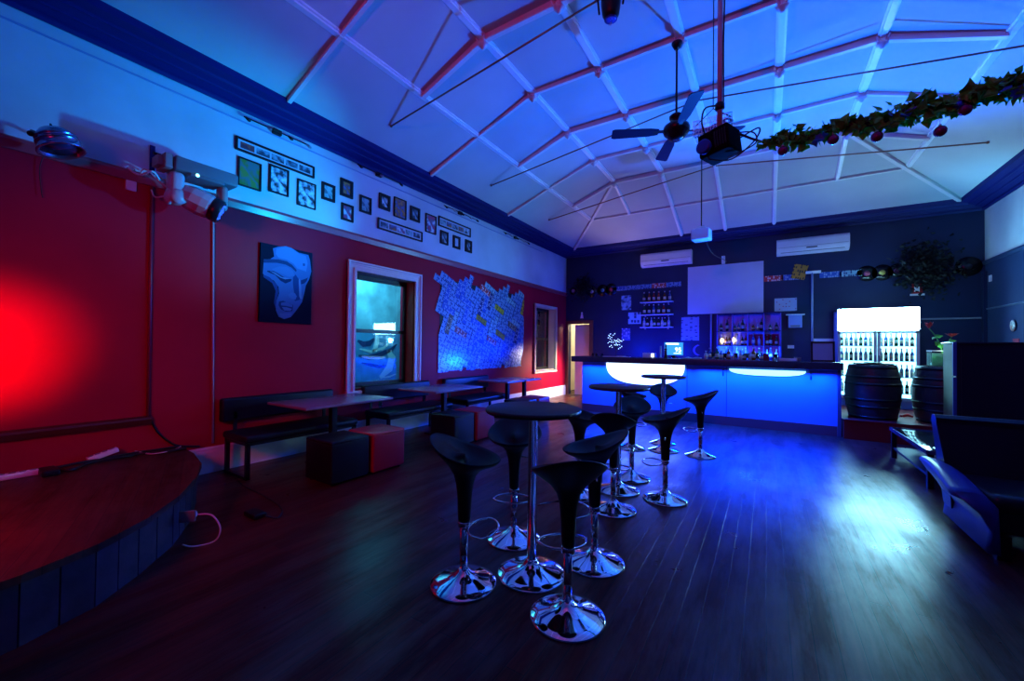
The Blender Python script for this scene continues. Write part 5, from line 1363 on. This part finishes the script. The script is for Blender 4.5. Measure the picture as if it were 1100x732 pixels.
cable('white_lead', M_cablew, [(WL+.03, 1.26, 3.14), (WL+.09, 1.33, 3.08), (WL+.13, 1.42, 3.14), (WL+.05, 1.50, 3.10)], .010, 'pale coiled lead on the picture rail left of the moving head')
# right wall oddments
def rw(x, y): return on(x, y, 0, WR)
p = rw(1090, 350); s_ = tag(MB().ball((0, 0, 0), .085, 14, 8, sc=(.25, 1, 1.2)).make('wall_mask', photo_mat('mask', (.6, .6, .5), (.1, .2, .3), (.6, .2, .1), 20)), 'small colourful round ornament on the right wall', 'ornament'); s_.location = (WR-.02, p.y, p.z)
p = rw(1092, 371); s_ = tag(MB().box((-.01, -.10, -.11), (0, .10, .11)).make('poster', photo_mat('poster_red', (.5, .04, .05), (.4, .05, .1), (.1, .02, .05), 12)), 'red poster on the right wall below the round ornament', 'poster'); s_.location = (WR, p.y, p.z)

# ------------------------------------------------------------------ lights
def light(kind, name, loc, col, power, target=None, size=.3, size_y=None, angle=60, blend=.6, spread=None, vis=True):
    L = bpy.data.lights.new(name, kind); L.color = col; L.energy = power
    if kind == 'AREA':
        L.size = size
        if size_y: L.shape = 'RECTANGLE'; L.size_y = size_y
        if spread: L.spread = math.radians(spread)
    elif kind == 'SPOT':
        L.spot_size = math.radians(angle); L.spot_blend = blend; L.shadow_soft_size = size
    else: L.shadow_soft_size = size
    o = bpy.data.objects.new(name, L); COL.objects.link(o); o.location = loc
    if target is not None:
        dvec = Vector(target)-Vector(loc); o.rotation_euler = dvec.to_track_quat('-Z', 'Y').to_euler()
    return o
BLUE = (.0, .10, 1.0); AZ = (.0, .30, 1.0); CY = (.0, .55, 1.0); RED = (1, .0, .005)
light('SPOT', 'blue_wash', (.3, 8.4, 1.55), (.0, .115, 1), 2150, (.1, 4.9, 5.0), size=.06, angle=114, blend=.75)
light('AREA', 'bar_strip_left', (-2.45, 8.545, 1.12), (.0, .045, 1), 210, (-2.45, 8.40, 0), size=2.2, size_y=.05, spread=145)
light('AREA', 'bar_strip_right', (-.1, 8.545, 1.12), (.0, .045, 1), 210, (-.1, 8.40, 0), size=2.1, size_y=.05, spread=145)
light('POINT', 'counter_glow', (-3.1, 10.6, 1.35), (.0, .02, 1), 70, size=.05)
light('POINT', 'counter_glow', (-2.0, 10.6, 1.35), (.0, .02, 1), 70, size=.05)
light('POINT', 'counter_glow', (-.4, 10.4, 1.35), (.0, .03, 1), 40, size=.05)
light('SPOT', 'blue_side', (-3.3, 8.35, 1.05), (.0, .05, 1), 420, (WL, 5.2, 1.3), size=.08, angle=95, blend=1)
light('SPOT', 'pale_side', (-.6, 8.9, 1.6), (.05, .36, 1), 420, (WL, 6.2, 3.6), size=.08, angle=64, blend=1)
light('AREA', 'shelf_strip', (-.4, 11.12, 1.30), (.02, .12, 1), 45, (-.4, 11.3, 2.0), size=1.2, size_y=.05)
light('SPOT', 'cyan_wash_left', (-3.3, 3.5, 2.5), (.0, .40, 1), 360, (WL, 2.45, 3.35), size=.04, angle=82, blend=1)
light('SPOT', 'cyan_wash_right', (2.9, 8.9, 2.1), (.02, .50, 1), 160, (WR, 9.7, 3.6), size=.05, angle=80, blend=.9)
light('SPOT', 'red_par', (-4.42, .25, 1.34), RED, 110, (WL, .40, 1.38), size=.05, angle=80, blend=1)
light('SPOT', 'red_wash', (-1.2, -1.4, 3.9), (1, .0, .05), 150, (-1, 6.5, 4.9), size=.10, angle=100, blend=.8)
light('SPOT', 'warm_door', (-3.85, 10.9, 1.25), (1, .78, .62), 420, (WL, 10.2, .5), size=.2, angle=86, blend=.8)
light('SPOT', 'red_spill', (-2.2, -1.3, 2.3), (1, .0, .03), 150, (WL, 2.7, .9), size=.3, angle=78, blend=1)
light('AREA', 'added_tank_fill', (2.42, 9.0, PZ+.9+.30), (.75, 1, .9), 1.6, (2.42, 9.15, 1.25), size=.3, size_y=.05)  # added light to brighten the tank, without a fitting of its own
light('POINT', 'passage_lamp', (-4.5, 12.6, 2.4), (1, .85, .6), 60, size=.1)
light('SPOT', 'warm_corner', (-3.9, 10.4, 2.6), (1, .72, .62), 45, (-2.4, 9.6, 4.8), size=.15, angle=120, blend=1)
light('AREA', 'fridge_tube', (1.85, 10.80, 2.1), (.25, .75, 1), 12, (1.85, 10.0, 1.6), size=1.1, size_y=.08)
light('AREA', 'outside_light', (WL-.9, 4.6, 3.3), (.10, .70, 1), 120, (WL-1.6, 6.6, 1.3), size=.5)

w = bpy.data.worlds.new('world'); scene.world = w; w.use_nodes = True
w.node_tree.nodes['Background'].inputs[0].default_value = (.01, .03, .10, 1); w.node_tree.nodes['Background'].inputs[1].default_value = .04

# ------------------------------------------------------------------ camera
cam = bpy.data.cameras.new('camera'); co = bpy.data.objects.new('camera', cam); COL.objects.link(co)
f = ray(0, 0); r = ray(1, 0)-f; u = ray(0, 1)-f
co.matrix_world = Matrix(((r.x, u.x, -f.x, 0), (r.y, u.y, -f.y, 0), (r.z, u.z, -f.z, H), (0, 0, 0, 1)))
cam.sensor_width = 36; cam.lens = FPX/1100*36; cam.clip_start = .05; cam.clip_end = 100
scene.camera = co
vs_ = scene.view_settings; vs_.view_transform = 'Standard'; vs_.look = 'None'; vs_.gamma = 1; vs_.exposure = 0; vs_.use_curve_mapping = False
